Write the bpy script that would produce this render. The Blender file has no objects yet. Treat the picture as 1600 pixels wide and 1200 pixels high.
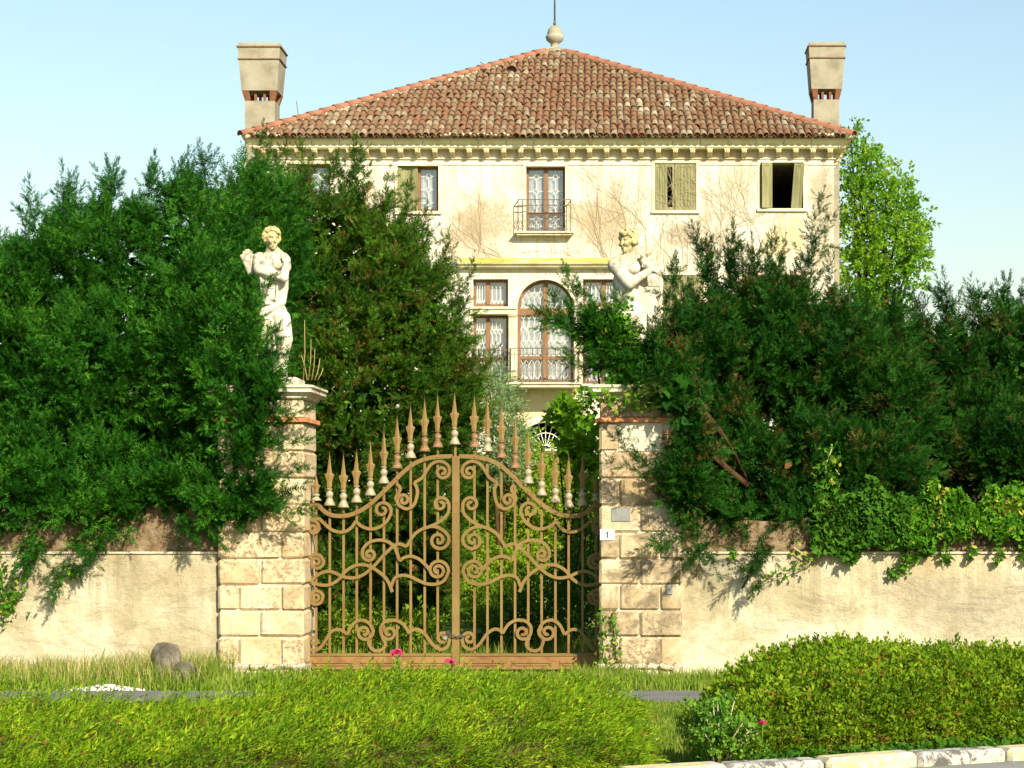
import bpy, bmesh, math, random
import numpy as np
from mathutils import Vector, Matrix, Euler

# ------------------------------------------------------------------ camera, sky, sun
scene = bpy.context.scene
F = 3200.0                 # focal length in pixels of a 1600 px wide frame
CX, CY, CZ = 972.0, 785.0, 1.85
cam_d = bpy.data.cameras.new("camera")
cam_d.sensor_width = 36.0
cam_d.lens = 36.0 * F / 1600.0
cam_d.shift_x = -(CX - 800.0) / 1600.0
cam_d.shift_y = (CY - 600.0) / 1600.0
cam_d.clip_start = 0.1
cam_d.clip_end = 3000.0
cam = bpy.data.objects.new("camera", cam_d)
scene.collection.objects.link(cam)
cam.location = (0, 0, CZ)
cam.rotation_euler = (math.radians(90), 0, 0)
scene.camera = cam

SUN_AZ, SUN_EL = math.radians(31.0), math.radians(33.0)
TO_SUN = Vector((math.cos(SUN_EL) * math.sin(SUN_AZ), -math.cos(SUN_EL) * math.cos(SUN_AZ), math.sin(SUN_EL)))
world = bpy.data.worlds.new("World")
scene.world = world
world.use_nodes = True
wn = world.node_tree
wn.nodes.clear()
sky = wn.nodes.new("ShaderNodeTexSky")
sky.sky_type = 'NISHITA'
sky.sun_disc = False
sky.sun_elevation = SUN_EL
sky.sun_rotation = math.atan2(TO_SUN.x, TO_SUN.y)
sky.altitude = 50
sky.air_density = 1.6
sky.dust_density = 1.0
sky.ozone_density = 3.0
bg = wn.nodes.new("ShaderNodeBackground")
bg.inputs["Strength"].default_value = 0.088
wo = wn.nodes.new("ShaderNodeOutputWorld")
wn.links.new(sky.outputs[0], bg.inputs[0])
wn.links.new(bg.outputs[0], wo.inputs[0])

sun_d = bpy.data.lights.new("sun", 'SUN')
sun_d.energy = 5.0
sun_d.angle = math.radians(0.5)
sun_d.color = (1.0, 0.89, 0.70)
sun = bpy.data.objects.new("sun", sun_d)
scene.collection.objects.link(sun)
sun.rotation_euler = (-TO_SUN).to_track_quat('-Z', 'Y').to_euler()
sun.location = (20, -20, 30)

scene.view_settings.view_transform = 'Standard'
scene.view_settings.look = 'None'
scene.view_settings.exposure = 0.98
scene.view_settings.gamma = 1.0
scene.view_settings.use_curve_mapping = False
try:
    scene.cycles.transparent_max_bounces = 16
    scene.cycles.max_bounces = 8
except Exception:
    pass

C = scene.collection
RNG = np.random.default_rng(7)
random.seed(7)
PI = math.pi
GZ = -0.08                 # ground level


def P(px, py, Y):
    """point of the place that stands Y metres ahead and projects on photo pixel px, py"""
    return Vector(((px - CX) * Y / F, Y, CZ - (py - CY) * Y / F))


# ------------------------------------------------------------------ materials
class NT:
    def __init__(s, name):
        s.m = bpy.data.materials.new(name)
        s.m.use_nodes = True
        s.t = s.m.node_tree
        s.t.nodes.clear()
        s.out = s.t.nodes.new("ShaderNodeOutputMaterial")

    def n(s, typ, **kw):
        nd = s.t.nodes.new(typ)
        for k, v in kw.items():
            if k in nd.inputs.keys() if hasattr(nd.inputs, 'keys') else False:
                nd.inputs[k].default_value = v
            else:
                setattr(nd, k, v)
        return nd

    def l(s, a, b):
        s.t.links.new(a, b)

    def coord(s, which="Object"):
        return s.n("ShaderNodeTexCoord").outputs[which]

    def noise(s, vec, scale, detail=5.0, rough=0.6, dist=0.0):
        nd = s.n("ShaderNodeTexNoise")
        nd.inputs["Scale"].default_value = scale
        nd.inputs["Detail"].default_value = detail
        nd.inputs["Roughness"].default_value = rough
        nd.inputs["Distortion"].default_value = dist
        s.l(vec, nd.inputs["Vector"])
        return nd.outputs["Fac"]

    def ramp(s, fac, stops):
        nd = s.n("ShaderNodeValToRGB")
        el = nd.color_ramp.elements
        while len(el) < len(stops):
            el.new(0.5)
        for e, (p, c) in zip(el, stops):
            e.position = p
            e.color = c if len(c) == 4 else (*c, 1)
        s.l(fac, nd.inputs[0])
        return nd.outputs[0]

    def fr(s, fac, a, b):
        nd = s.n("ShaderNodeMapRange")
        nd.inputs["From Min"].default_value = a
        nd.inputs["From Max"].default_value = b
        nd.clamp = True
        s.l(fac, nd.inputs[0])
        return nd.outputs[0]

    def math(s, op, a, b=None):
        nd = s.n("ShaderNodeMath", operation=op)
        for i, v in enumerate((a, b)):
            if v is None:
                continue
            if isinstance(v, (int, float)):
                nd.inputs[i].default_value = v
            else:
                s.l(v, nd.inputs[i])
        return nd.outputs[0]

    def mix(s, fac, a, b, mode='MIX'):
        nd = s.n("ShaderNodeMix", data_type='RGBA', blend_type=mode)
        for sock, v in ((nd.inputs[0], fac), (nd.inputs[6], a), (nd.inputs[7], b)):
            if isinstance(v, (int, float)):
                sock.default_value = v
            elif isinstance(v, tuple):
                sock.default_value = v if len(v) == 4 else (*v, 1)
            else:
                s.l(v, sock)
        return nd.outputs[2]

    def mapping(s, vec, scale=(1, 1, 1), loc=(0, 0, 0)):
        nd = s.n("ShaderNodeMapping")
        nd.inputs["Scale"].default_value = scale
        nd.inputs["Location"].default_value = loc
        s.l(vec, nd.inputs[0])
        return nd.outputs[0]

    def finish(s, col, rough=0.8, bump=None, bstr=0.3, bdist=0.02, spec=0.3, metal=0.0):
        b = s.n("ShaderNodeBsdfPrincipled")
        if isinstance(col, tuple):
            b.inputs["Base Color"].default_value = (*col, 1)
        else:
            s.l(col, b.inputs["Base Color"])
        b.inputs["Roughness"].default_value = rough
        b.inputs["Metallic"].default_value = metal
        b.inputs["Specular IOR Level"].default_value = spec
        if bump is not None:
            bp = s.n("ShaderNodeBump")
            bp.inputs["Strength"].default_value = bstr
            bp.inputs["Distance"].default_value = bdist
            s.l(bump, bp.inputs["Height"])
            s.l(bp.outputs[0], b.inputs["Normal"])
        s.l(b.outputs[0], s.out.inputs[0])
        return s.m


def blob(nt, vec, centre, radii, soft=0.5, nscale=1.5, namp=0.9):
    """soft-edged stain of its own ragged shape round a place on a wall (x, z)"""
    sub = nt.n("ShaderNodeVectorMath", operation='SUBTRACT')
    nt.l(vec, sub.inputs[0]); sub.inputs[1].default_value = centre
    mul = nt.n("ShaderNodeVectorMath", operation='MULTIPLY')
    nt.l(sub.outputs[0], mul.inputs[0]); mul.inputs[1].default_value = tuple(1.0 / r if r else 0 for r in radii)
    ln = nt.n("ShaderNodeVectorMath", operation='LENGTH')
    nt.l(mul.outputs[0], ln.inputs[0])
    nz = nt.noise(vec, nscale, 6, 0.7, 0.3)
    v = nt.math('ADD', ln.outputs["Value"], nt.math('MULTIPLY', nt.math('SUBTRACT', nz, 0.5), namp * 2))
    return nt.math('SUBTRACT', 1.0, nt.fr(v, 1 - soft, 1 + soft * 0.3))


def simple(name, stops, scale=3.0, detail=6, rough=0.8, bscale=None, bstr=0.3, bdist=0.02, spec=0.25, metal=0.0, dist=0.2, stretch=(1, 1, 1)):
    t = NT(name)
    v = t.mapping(t.coord(), stretch)
    c = t.ramp(t.noise(v, scale, detail, 0.62, dist), stops)
    b = t.noise(v, bscale, 6, 0.7) if bscale else None
    return t.finish(c, rough, b, bstr, bdist, spec, metal)


def leaf_mat(name, dark, mid, light, trans=0.3, nscale=0.8, odd=None, oddfrac=0.04, rough=0.6, spec=0.08, nw=0.45):
    t = NT(name)
    geo = t.n("ShaderNodeNewGeometry")
    r = geo.outputs["Random Per Island"]
    nz = t.noise(t.coord(), nscale, 3, 0.6)
    f = t.math('ADD', t.math('MULTIPLY', r, 1 - nw), t.math('MULTIPLY', t.fr(nz, 0.33, 0.67), nw))
    c = t.ramp(f, [(0.05, dark), (0.55, mid), (0.98, light)])
    if odd:
        r2 = t.math('FRACT', t.math('MULTIPLY', r, 37.17))
        nz2 = t.fr(t.noise(t.coord(), nscale * 1.3 + 0.7, 2, 0.5), 0.56, 0.66)
        k = t.math('ADD', t.math('MULTIPLY', nz2, 0.35), oddfrac)
        c = t.mix(t.math('LESS_THAN', r2, k), c, odd)
    b = t.n("ShaderNodeBsdfPrincipled")
    t.l(c, b.inputs["Base Color"])
    b.inputs["Roughness"].default_value = rough
    b.inputs["Specular IOR Level"].default_value = spec
    tr = t.n("ShaderNodeBsdfTranslucent")
    t.l(t.mix(0.35, c, light, 'MIX'), tr.inputs[0])
    mx = t.n("ShaderNodeMixShader")
    mx.inputs[0].default_value = trans
    t.l(b.outputs[0], mx.inputs[1]); t.l(tr.outputs[0], mx.inputs[2])
    t.l(mx.outputs[0], t.out.inputs[0])
    return t.m


# ------------------------------------------------------------------ object helpers
def tag(o, label=None, cat=None, group=None, kind=None):
    if label: o['label'] = label
    if cat: o['category'] = cat
    if group: o['group'] = group
    if kind: o['kind'] = kind
    return o


def empty(name, loc=(0, 0, 0), label=None, cat=None, group=None, parent=None):
    o = bpy.data.objects.new(name, None)
    o.empty_display_size = 0.2
    C.objects.link(o)
    o.location = loc
    if parent: o.parent = parent
    return tag(o, label, cat, group)


def link_mesh(name, me, parent=None, loc=None, rot=None):
    o = bpy.data.objects.new(name, me)
    C.objects.link(o)
    if parent is not None:
        o.parent = parent
        if loc is None:                      # geometry in world coordinates: cancel the parent's place
            o.matrix_parent_inverse = wmat(parent).inverted()
    if loc is not None: o.location = loc
    if rot is not None: o.rotation_euler = rot
    return o


def wmat(o):
    m = Matrix.LocRotScale(o.location, o.rotation_euler, o.scale)
    if o.parent is not None:
        m = wmat(o.parent) @ o.matrix_parent_inverse @ m
    return m


class MB:
    def __init__(s):
        s.v, s.f, s.sm = [], [], []

    def add(s, vs, fs, smooth=False):
        o = len(s.v)
        s.v += [tuple(v) for v in vs]
        s.f += [tuple(i + o for i in f) for f in fs]
        s.sm += [smooth] * len(fs)
        return s

    def box(s, x0, x1, y0, y1, z0, z1):
        return s.add([(x0, y0, z0), (x1, y0, z0), (x1, y1, z0), (x0, y1, z0), (x0, y0, z1), (x1, y0, z1), (x1, y1, z1), (x0, y1, z1)],
                     [(0, 3, 2, 1), (4, 5, 6, 7), (0, 1, 5, 4), (1, 2, 6, 5), (2, 3, 7, 6), (3, 0, 4, 7)])

    def prism_xz(s, pts, y0, y1):
        n = len(pts)
        vs = [(x, y0, z) for x, z in pts] + [(x, y1, z) for x, z in pts]
        return s.add(vs, [tuple(range(n)), tuple(range(2 * n - 1, n - 1, -1))] + [(i, i + n, (i + 1) % n + n, (i + 1) % n) for i in range(n)])

    def prism_yz(s, pts, x0, x1):
        n = len(pts)
        vs = [(x0, y, z) for y, z in pts] + [(x1, y, z) for y, z in pts]
        return s.add(vs, [tuple(range(n - 1, -1, -1)), tuple(range(n, 2 * n))] + [(i, (i + 1) % n, (i + 1) % n + n, i + n) for i in range(n)])

    def frustum(s, x, y, z0, z1, a0, b0, a1, b1):
        vs = []
        for z, a, b in ((z0, a0, b0), (z1, a1, b1)):
            vs += [(x - a, y - b, z), (x + a, y - b, z), (x + a, y + b, z), (x - a, y + b, z)]
        return s.add(vs, [(0, 3, 2, 1), (4, 5, 6, 7), (0, 1, 5, 4), (1, 2, 6, 5), (2, 3, 7, 6), (3, 0, 4, 7)])

    def lathe(s, x, y, prof, n=12):
        vs, fs = [], []
        for r, z in prof:
            for i in range(n):
                a = 2 * PI * i / n
                vs.append((x + r * math.cos(a), y + r * math.sin(a), z))
        for k in range(len(prof) - 1):
            for i in range(n):
                j = (i + 1) % n
                fs.append((k * n + i, k * n + j, (k + 1) * n + j, (k + 1) * n + i))
        fs.append(tuple(range(n - 1, -1, -1)))
        fs.append(tuple(range((len(prof) - 1) * n, len(prof) * n)))
        return s.add(vs, fs, True)

    def tube(s, pts, rad, n=5, cap=True):
        pts = [Vector(p) for p in pts]
        m = len(pts)
        if not hasattr(rad, '__len__'): rad = [rad] * m
        vs, fs = [], []
        up = None
        for i, p in enumerate(pts):
            d = (pts[min(i + 1, m - 1)] - pts[max(i - 1, 0)])
            if d.length < 1e-9: d = Vector((0, 0, 1))
            d.normalize()
            if up is None:
                up = d.orthogonal().normalized()
            up = (up - d * up.dot(d))
            if up.length < 1e-6: up = d.orthogonal()
            up.normalize()
            w = d.cross(up)
            for k in range(n):
                a = 2 * PI * k / n
                vs.append(p + (up * math.cos(a) + w * math.sin(a)) * rad[i])
        for i in range(m - 1):
            for k in range(n):
                j = (k + 1) % n
                fs.append((i * n + k, i * n + j, (i + 1) * n + j, (i + 1) * n + k))
        if cap:
            fs.append(tuple(range(n - 1, -1, -1)))
            fs.append(tuple(range((m - 1) * n, m * n)))
        return s.add(vs, fs, True)

    def mesh(s, name, mat):
        me = bpy.data.meshes.new(name)
        me.from_pydata(s.v, [], s.f)
        me.polygons.foreach_set('use_smooth', s.sm)
        if mat: me.materials.append(mat)
        me.update()
        return me

    def build(s, name, mat, parent=None, loc=None, rot=None, kind=None):
        o = link_mesh(name, s.mesh(name, mat), parent, loc, rot)
        if kind: o['kind'] = kind
        return o


def np_mesh(name, V, T, mat, smooth=False):
    """triangle mesh from numpy arrays"""
    me = bpy.data.meshes.new(name)
    V = np.ascontiguousarray(V, dtype=np.float32); T = np.ascontiguousarray(T, dtype=np.int32)
    me.vertices.add(len(V)); me.vertices.foreach_set('co', V.ravel())
    me.loops.add(T.size); me.loops.foreach_set('vertex_index', T.ravel())
    me.polygons.add(len(T)); me.polygons.foreach_set('loop_start', np.arange(0, T.size, 3, dtype=np.int32))
    if smooth: me.polygons.foreach_set('use_smooth', np.ones(len(T), dtype=bool))
    me.materials.append(mat)
    me.update(calc_edges=True)
    return me


def bevel_box(name, sx, sy, sz, bev, mat, jit=0.0, seed=0):
    bm = bmesh.new()
    bmesh.ops.create_cube(bm, size=1.0)
    for v in bm.verts: v.co = Vector((v.co.x * sx, v.co.y * sy, v.co.z * sz))
    bmesh.ops.bevel(bm, geom=list(bm.edges), offset=bev, segments=1, affect='EDGES')
    r = random.Random(seed)
    if jit:
        for v in bm.verts: v.co += Vector((r.uniform(-jit, jit), r.uniform(-jit, jit), r.uniform(-jit, jit)))
    me = bpy.data.meshes.new(name)
    bm.to_mesh(me); bm.free()
    me.materials.append(mat)
    return me


# ---- foliage toolkit
def frames(D, roll=None, rng=RNG):
    """rotation matrices whose third column is D"""
    D = D / np.linalg.norm(D, axis=1, keepdims=True)
    a = np.tile(np.array([[0.0, 0.0, 1.0]]), (len(D), 1))
    a[np.abs(D[:, 2]) > 0.95] = (1.0, 0.0, 0.0)
    X = np.cross(a, D); X /= np.linalg.norm(X, axis=1, keepdims=True)
    Yv = np.cross(D, X)
    if roll is None: roll = rng.uniform(0, 2 * PI, len(D))
    c, s_ = np.cos(roll)[:, None], np.sin(roll)[:, None]
    return np.stack([X * c + Yv * s_, -X * s_ + Yv * c, D], axis=2)


def scatter(templates, pos, dirs, scale, roll=None, rng=RNG):
    """templates: list of (V, T); axis +Z. Returns one big (V, T)"""
    R = frames(dirs, roll, rng)
    which = rng.integers(0, len(templates), len(pos))
    Vs, Ts, off = [], [], 0
    for k, (tv, tt) in enumerate(templates):
        idx = np.nonzero(which == k)[0]
        if not len(idx): continue
        v = np.einsum('kij,nj->kni', R[idx], tv) * scale[idx][:, None, None] + pos[idx][:, None, :]
        t = tt[None] + (np.arange(len(idx)) * len(tv))[:, None, None] + off
        Vs.append(v.reshape(-1, 3)); Ts.append(t.reshape(-1, 3)); off += len(idx) * len(tv)
    return np.concatenate(Vs), np.concatenate(Ts)


def join_vt(parts):
    Vs, Ts, off = [], [], 0
    for v, t in parts:
        Vs.append(v); Ts.append(t + off); off += len(v)
    return np.concatenate(Vs), np.concatenate(Ts)


def wav(p, seed, k=1.0):
    """cheap smooth noise in [-1, 1]"""
    r = np.random.default_rng(seed)
    o = 0
    for i in range(5):
        w = r.normal(0, 1, 3) * k * (1 + i * 0.55)
        o = o + np.sin(p @ w + r.uniform(0, 6.28)) / (1 + i * 0.4)
    return o / 2.6


def tri_leaf(l, w):
    """folded rhombus leaf, axis +Z"""
    V = np.array([(0, 0, 0), (w / 2, 0.12 * w, l * 0.45), (0, 0, l), (-w / 2, 0.12 * w, l * 0.45)])
    return V, np.array([(0, 1, 2), (0, 2, 3)])


def lobed_leaf(l, w, lobes=5, depth=0.45):
    """ivy or maple leaf: a lobed outline as a fan, axis +Z"""
    pts = [(0, 0, 0)]
    n = lobes * 2 - 1
    for i in range(n):
        a = math.radians(-130 + 260 * i / (n - 1))
        r = 1.0 if i % 2 == 0 else depth
        r *= (0.62 + 0.38 * math.cos(a * 0.55))
        pts.append((math.sin(a) * r * w * 0.62, 0.06 * w * (1 if i % 2 else -0.6), l * 0.32 + math.cos(a) * r * l * 0.68))
    T = [(0, i, i + 1) for i in range(1, n)]
    return np.array(pts), np.array(T)


def spray_yew(rng, L=0.17, n=5, w=0.052):
    V, T = [], []
    for i in range(n):
        t = (i + 0.6) / n
        for sgn in (-1, 1):
            b = np.array([0, rng.uniform(-.004, .004), t * L])
            tip = b + np.array([sgn * w * (1.05 - 0.5 * t) * rng.uniform(.8, 1.15), rng.uniform(-.010, .010), 0.022 + 0.008 * t])
            o = len(V)
            V += [b - (0, 0, .013), b + (0, 0, .013), tip]
            T.append((o, o + 1, o + 2))
    o = len(V)
    V += [np.array([-.010, 0, L * .85]), np.array([.010, 0, L * .85]), np.array([0, 0, L * 1.18])]
    T.append((o, o + 1, o + 2))
    return np.array(V), np.array(T)


def plume_yew(seed, L=0.6, nsp=26, spread=1.0, **kw):
    rng = np.random.default_rng(seed)
    sp = [spray_yew(rng, **kw) for _ in range(4)]
    t = np.sort(rng.uniform(0.0, 1.0, nsp)) ** 0.9
    ang = np.arange(nsp) * 2.399 + rng.uniform(-.4, .4, nsp)
    tilt = np.radians(62 - 40 * t) + rng.uniform(-.2, .2, nsp)
    bend = rng.uniform(-.10, .10, 2)
    pos = np.stack([bend[0] * t ** 2, bend[1] * t ** 2, t * L], 1)
    d = np.stack([np.sin(tilt) * np.cos(ang), np.sin(tilt) * np.sin(ang), np.cos(tilt)], 1)
    sc = (1.35 - 0.65 * t) * rng.uniform(.8, 1.2, nsp) * spread
    parts = []
    V, T = scatter(sp, pos, d, sc, rng=rng)
    return V, T


def sprig(seed, n=9, L=0.12, leaf=(0.03, 0.014), open_=55):
    rng = np.random.default_rng(seed)
    tv, tt = tri_leaf(*leaf)
    t = np.linspace(0.1, 1, n)
    ang = np.arange(n) * 2.399 + rng.uniform(-.5, .5, n)
    tilt = np.radians(open_ * (1.1 - 0.6 * t)) + rng.uniform(-.2, .2, n)
    pos = np.stack([0 * t, 0 * t, t * L], 1)
    d = np.stack([np.sin(tilt) * np.cos(ang), np.sin(tilt) * np.sin(ang), np.cos(tilt)], 1)
    return scatter([(tv, tt)], pos, d, rng.uniform(.75, 1.2, n), rng=rng)


def lobe_points(lobes, n, rng, shell=(0.75, 1.0), margin=0.82, zmin=-9, pocket=None):
    """points spread over the outer skin of a union of ellipsoids, with outward normals"""
    lo = np.array([[*l[0], *l[1]] for l in lobes])
    area = (lo[:, 3] * lo[:, 4] + lo[:, 4] * lo[:, 5] + lo[:, 3] * lo[:, 5])
    out_p, out_n, got, guard = [], [], 0, 0
    while got < n and guard < 40:
        guard += 1
        k = rng.choice(len(lo), n * 2, p=area / area.sum())
        u = rng.normal(0, 1, (n * 2, 3)); u /= np.linalg.norm(u, axis=1, keepdims=True)
        s_ = rng.uniform(*shell, (n * 2, 1))
        r = lo[k, 3:]
        lump = 1 + 0.14 * wav(u * 4 + k[:, None], 11, 1.2)[:, None]
        p = lo[k, :3] + u * r * s_ * lump
        nn = u / r; nn /= np.linalg.norm(nn, axis=1, keepdims=True)
        ok = (p[:, 2] > zmin) & ((nn[:, 1] < 0.35) | (rng.uniform(0, 1, len(p)) < 0.35))
        if pocket is not None:
            ok &= wav(p * (2.6, 2.6, 3.8), 17, 1.0) > pocket
        for j in range(len(lo)):
            q = np.linalg.norm((p - lo[j, :3]) / lo[j, 3:], axis=1)
            ok &= (q > margin) | (k == j)
        p, nn = p[ok], nn[ok]
        out_p.append(p); out_n.append(nn); got += len(p)
    return np.concatenate(out_p)[:n], np.concatenate(out_n)[:n]
# ------------------------------------------------------------------ material set
M = {}


def facade_mat():
    t = NT("old_cream_plaster")
    v = t.coord()
    base = t.ramp(t.noise(v, 0.7, 8, 0.65, 0.4), [(0.3, (0.40, 0.34, 0.24)), (0.46, (0.56, 0.52, 0.42)), (0.66, (0.65, 0.625, 0.54))])
    streak = t.fr(t.noise(t.mapping(v, (5, 1, 0.5)), 1.0, 7, 0.7, 0.3), 0.48, 0.64)
    c = t.mix(t.math('MULTIPLY', streak, 0.55), base, (0.30, 0.24, 0.15))
    fine = t.fr(t.noise(v, 9, 7, 0.78), 0.50, 0.70)
    c = t.mix(t.math('MULTIPLY', fine, 0.4), c, (0.42, 0.35, 0.22))

    def vp(px, py, Y=50.0):
        q = P(px, py, Y); return (q.x, 50.0, q.z)
    for (px, py, rx, rz, col, k) in [(760, 345, 0.75, 0.55, (0.30, 0.23, 0.13), .8), (725, 365, .5, .4, (.28, .22, .13), .8), (950, 352, .8, .6, (0.30, .23, .13), .8),
                                     (905, 340, .5, .35, (.32, .25, .15), .7), (1062, 368, .4, .3, (.27, .21, .14), .85), (1225, 372, .42, .55, (.47, .38, .15), .6), (1248, 362, .2, .5, (.44, .35, .14), .55), (1205, 385, .25, .4, (.48, .39, .17), .5),
                                     (1285, 330, .33, 1.5, (.26, .21, .13), .75), (735, 395, .7, .28, (.36, .30, .22), .6), (1150, 300, .2, .9, (.46, .38, .26), .6), (840, 640, 1.2, .4, (.55, .40, .16), .6),
                                     (780, 640, .8, .5, (.5, .38, .2), .5), (1000, 400, 1.0, .3, (.45, .38, .27), .5), (1100, 245, 1.0, .16, (.38, .24, .10), .6)]:
        b = blob(t, v, vp(px, py), (rx * 1.15, 1e6, rz * 1.15), 0.45, 2.6, 0.9)
        b = t.math('MULTIPLY', b, t.math('ADD', t.math('MULTIPLY', t.fr(t.noise(v, 16, 5, 0.75), 0.36, 0.60), 0.6), 0.4))
        c = t.mix(t.math('MULTIPLY', b, min(1.0, k * 1.2)), c, col)
    bump = t.noise(v, 14, 8, 0.75)
    return t.finish(c, 0.92, bump, 0.35, 0.012, 0.15)


M['plaster'] = facade_mat()
M['trim'] = simple("cornice_plaster", [(0.3, (0.48, 0.38, 0.20)), (0.5, (0.66, 0.58, 0.40)), (0.75, (0.72, 0.66, 0.52))], 1.6, 8, 0.9, 20, 0.3, 0.01, 0.15)
M['bracket'] = simple("bracket_plaster", [(0.3, (0.38, 0.27, 0.13)), (0.55, (0.62, 0.51, 0.33)), (0.8, (0.70, 0.62, 0.46))], 3.5, 6, 0.9, 25, 0.3, 0.01, 0.15)
M['lichen'] = simple("yellow_lichen", [(0.33, (0.26, 0.22, 0.08)), (0.45, (0.44, 0.35, 0.05)), (0.56, (0.50, 0.42, 0.12)), (0.66, (0.58, 0.52, 0.36))], 2.2, 7, 0.95, 40, 0.5, 0.01, 0.05, stretch=(0.6, 1, 1))


def garden_wall_mat(name, rough_bias=0.0):
    t = NT(name)
    v = t.coord()
    base = t.ramp(t.noise(v, 1.1, 9, 0.7, 0.6), [(0.28, (0.27, 0.225, 0.13)), (0.42, (0.42, 0.37, 0.235)), (0.54, (0.53, 0.485, 0.345)), (0.72, (0.62, 0.585, 0.46))])
    streak = t.fr(t.noise(t.mapping(v, (4.0, 1, 0.45)), 1.0, 9, 0.75, 0.3), 0.46, 0.62)
    hz = t.n("ShaderNodeSeparateXYZ"); t.l(v, hz.inputs[0])
    high = t.fr(hz.outputs[2], 0.35, 1.25)
    c = t.mix(t.math('MULTIPLY', streak, t.math('ADD', t.math('MULTIPLY', high, 0.80), 0.14)), base, (0.22, 0.18, 0.10))
    hb = t.fr(t.noise(t.mapping(v, (1.2, 1, 3.5)), 1.6, 9, 0.78, 0.8), 0.52, 0.66)
    c = t.mix(t.math('MULTIPLY', hb, 0.28 + rough_bias), c, (0.34, 0.29, 0.19))
    for (px, py, rx, rz, col, k) in [(1440, 925, .55, .40, (.30, .25, .16), .8), (1560, 955, 1.0, .42, (.31, .27, .19), .8), (1110, 885, .4, .22, (.27, .26, .19), .75), (1080, 920, .10, .8, (.33, .26, .15), .6), (210, 900, .55, .22, (.30, .25, .15), .8),
                                     (290, 910, .45, .30, (.32, .26, .15), .75), (190, 985, .14, .45, (.34, .28, .17), .7), (60, 930, .5, .3, (.33, .27, .16), .6), (1290, 1000, .8, .25, (.66, .62, .50), .6), (1480, 880, .8, .16, (.50, .38, .20), .6)]:
        q = P(px, py, 22.95)
        bp = blob(t, v, (q.x, 22.9, q.z), (rx, 1e6, rz), 0.55, 3.0, 0.9)
        bp = t.math('MULTIPLY', bp, t.math('ADD', t.math('MULTIPLY', t.fr(t.noise(v, 12, 6, 0.75), 0.36, 0.62), 0.6), 0.4))
        c = t.mix(t.math('MULTIPLY', bp, k), c, col)
    fine = t.fr(t.noise(v, 24, 7, 0.78), 0.50, 0.74)
    c = t.mix(t.math('MULTIPLY', fine, 0.45), c, (0.28, 0.23, 0.13))
    bump = t.math('ADD', t.noise(v, 9, 9, 0.78), t.math('MULTIPLY', hb, 0.25))
    return t.finish(c, 0.93, bump, 0.8, 0.03, 0.1)


M['gwall'] = garden_wall_mat("weathered_wall_plaster")
M['rubble'] = simple("rough_masonry", [(0.30, (0.06, 0.04, 0.02)), (0.45, (0.17, 0.115, 0.06)), (0.60, (0.25, 0.19, 0.115)), (0.78, (0.36, 0.31, 0.22))], 9, 8, 0.95, 14, 0.9, 0.05, 0.1)


def stone_mat(name, dark=0.0, warm=(0.48, 0.365, 0.205)):
    t = NT(name)
    v = t.coord()
    rnd = t.n("ShaderNodeObjectInfo").outputs["Random"]
    off = t.n("ShaderNodeVectorMath", operation='ADD')
    comb = t.n("ShaderNodeCombineXYZ")
    t.l(t.math('MULTIPLY', rnd, 17.0), comb.inputs[0]); t.l(t.math('MULTIPLY', rnd, 31.0), comb.inputs[2])
    t.l(v, off.inputs[0]); t.l(comb.outputs[0], off.inputs[1])
    w = off.outputs[0]
    base = t.ramp(t.noise(w, 2.2, 7, 0.62, 0.4), [(0.3, (0.33, 0.235, 0.115)), (0.5, warm), (0.72, (0.58, 0.50, 0.36))])
    base = t.mix(t.math('MULTIPLY', t.fr(rnd, 0, 1), 0.35), base, (0.58, 0.50, 0.36))
    pit = t.fr(t.noise(w, 24, 5, 0.7, 0.3), 0.50, 0.62)
    area = t.fr(t.noise(w, 1.7, 4, 0.6, 0.5), 0.42, 0.58)
    c = t.mix(t.math('MULTIPLY', t.math('MULTIPLY', pit, area), 0.75), base, (0.17, 0.11, 0.05))
    st = t.fr(t.noise(w, 3.1, 7, 0.7, 0.9), 0.60 - dark * 0.14, 0.74 - dark * 0.14)
    c = t.mix(t.math('MULTIPLY', st, 0.5 + dark * 0.3), c, (0.17, 0.14, 0.09))
    pale = t.fr(t.noise(w, 1.3, 6, 0.7, 1.2), 0.60, 0.66)
    c = t.mix(t.math('MULTIPLY', pale, 0.55), c, (0.62, 0.58, 0.46))
    h = t.math('SUBTRACT', t.noise(w, 7, 8, 0.75), t.math('MULTIPLY', t.math('MULTIPLY', pit, area), 0.5))
    return t.finish(c, 0.92, h, 0.6, 0.025, 0.12)


M['stone'] = stone_mat("pitted_warm_stone")
M['stone_dark'] = stone_mat("stained_warm_stone", 1.0, (0.40, 0.295, 0.16))
M['capstone'] = simple("grey_cap_stone", [(0.3, (0.26, 0.22, 0.15)), (0.5, (0.52, 0.46, 0.34)), (0.75, (0.66, 0.62, 0.50))], 5, 7, 0.92, 18, 0.5, 0.02, 0.12)
M['terracotta'] = simple("terracotta_band", [(0.3, (0.36, 0.14, 0.06)), (0.6, (0.52, 0.24, 0.11)), (0.8, (0.58, 0.38, 0.22))], 7, 5, 0.9, 25, 0.4, 0.01, 0.12)
M['plaque'] = simple("pale_plaque_stone", [(0.3, (0.46, 0.42, 0.30)), (0.7, (0.56, 0.53, 0.41))], 3, 6, 0.85, 30, 0.15, 0.005, 0.15)
M['slate'] = simple("grey_slate", [(0.3, (0.13, 0.14, 0.13)), (0.7, (0.24, 0.25, 0.22))], 6, 6, 0.8, 30, 0.3, 0.01)
M['plinth'] = simple("rubble_plinth", [(0.3, (0.18, 0.12, 0.06)), (0.45, (0.42, 0.34, 0.22)), (0.6, (0.58, 0.52, 0.40)), (0.8, (0.70, 0.66, 0.56))], 14, 7, 0.95, 20, 0.9, 0.04, 0.1)


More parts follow.
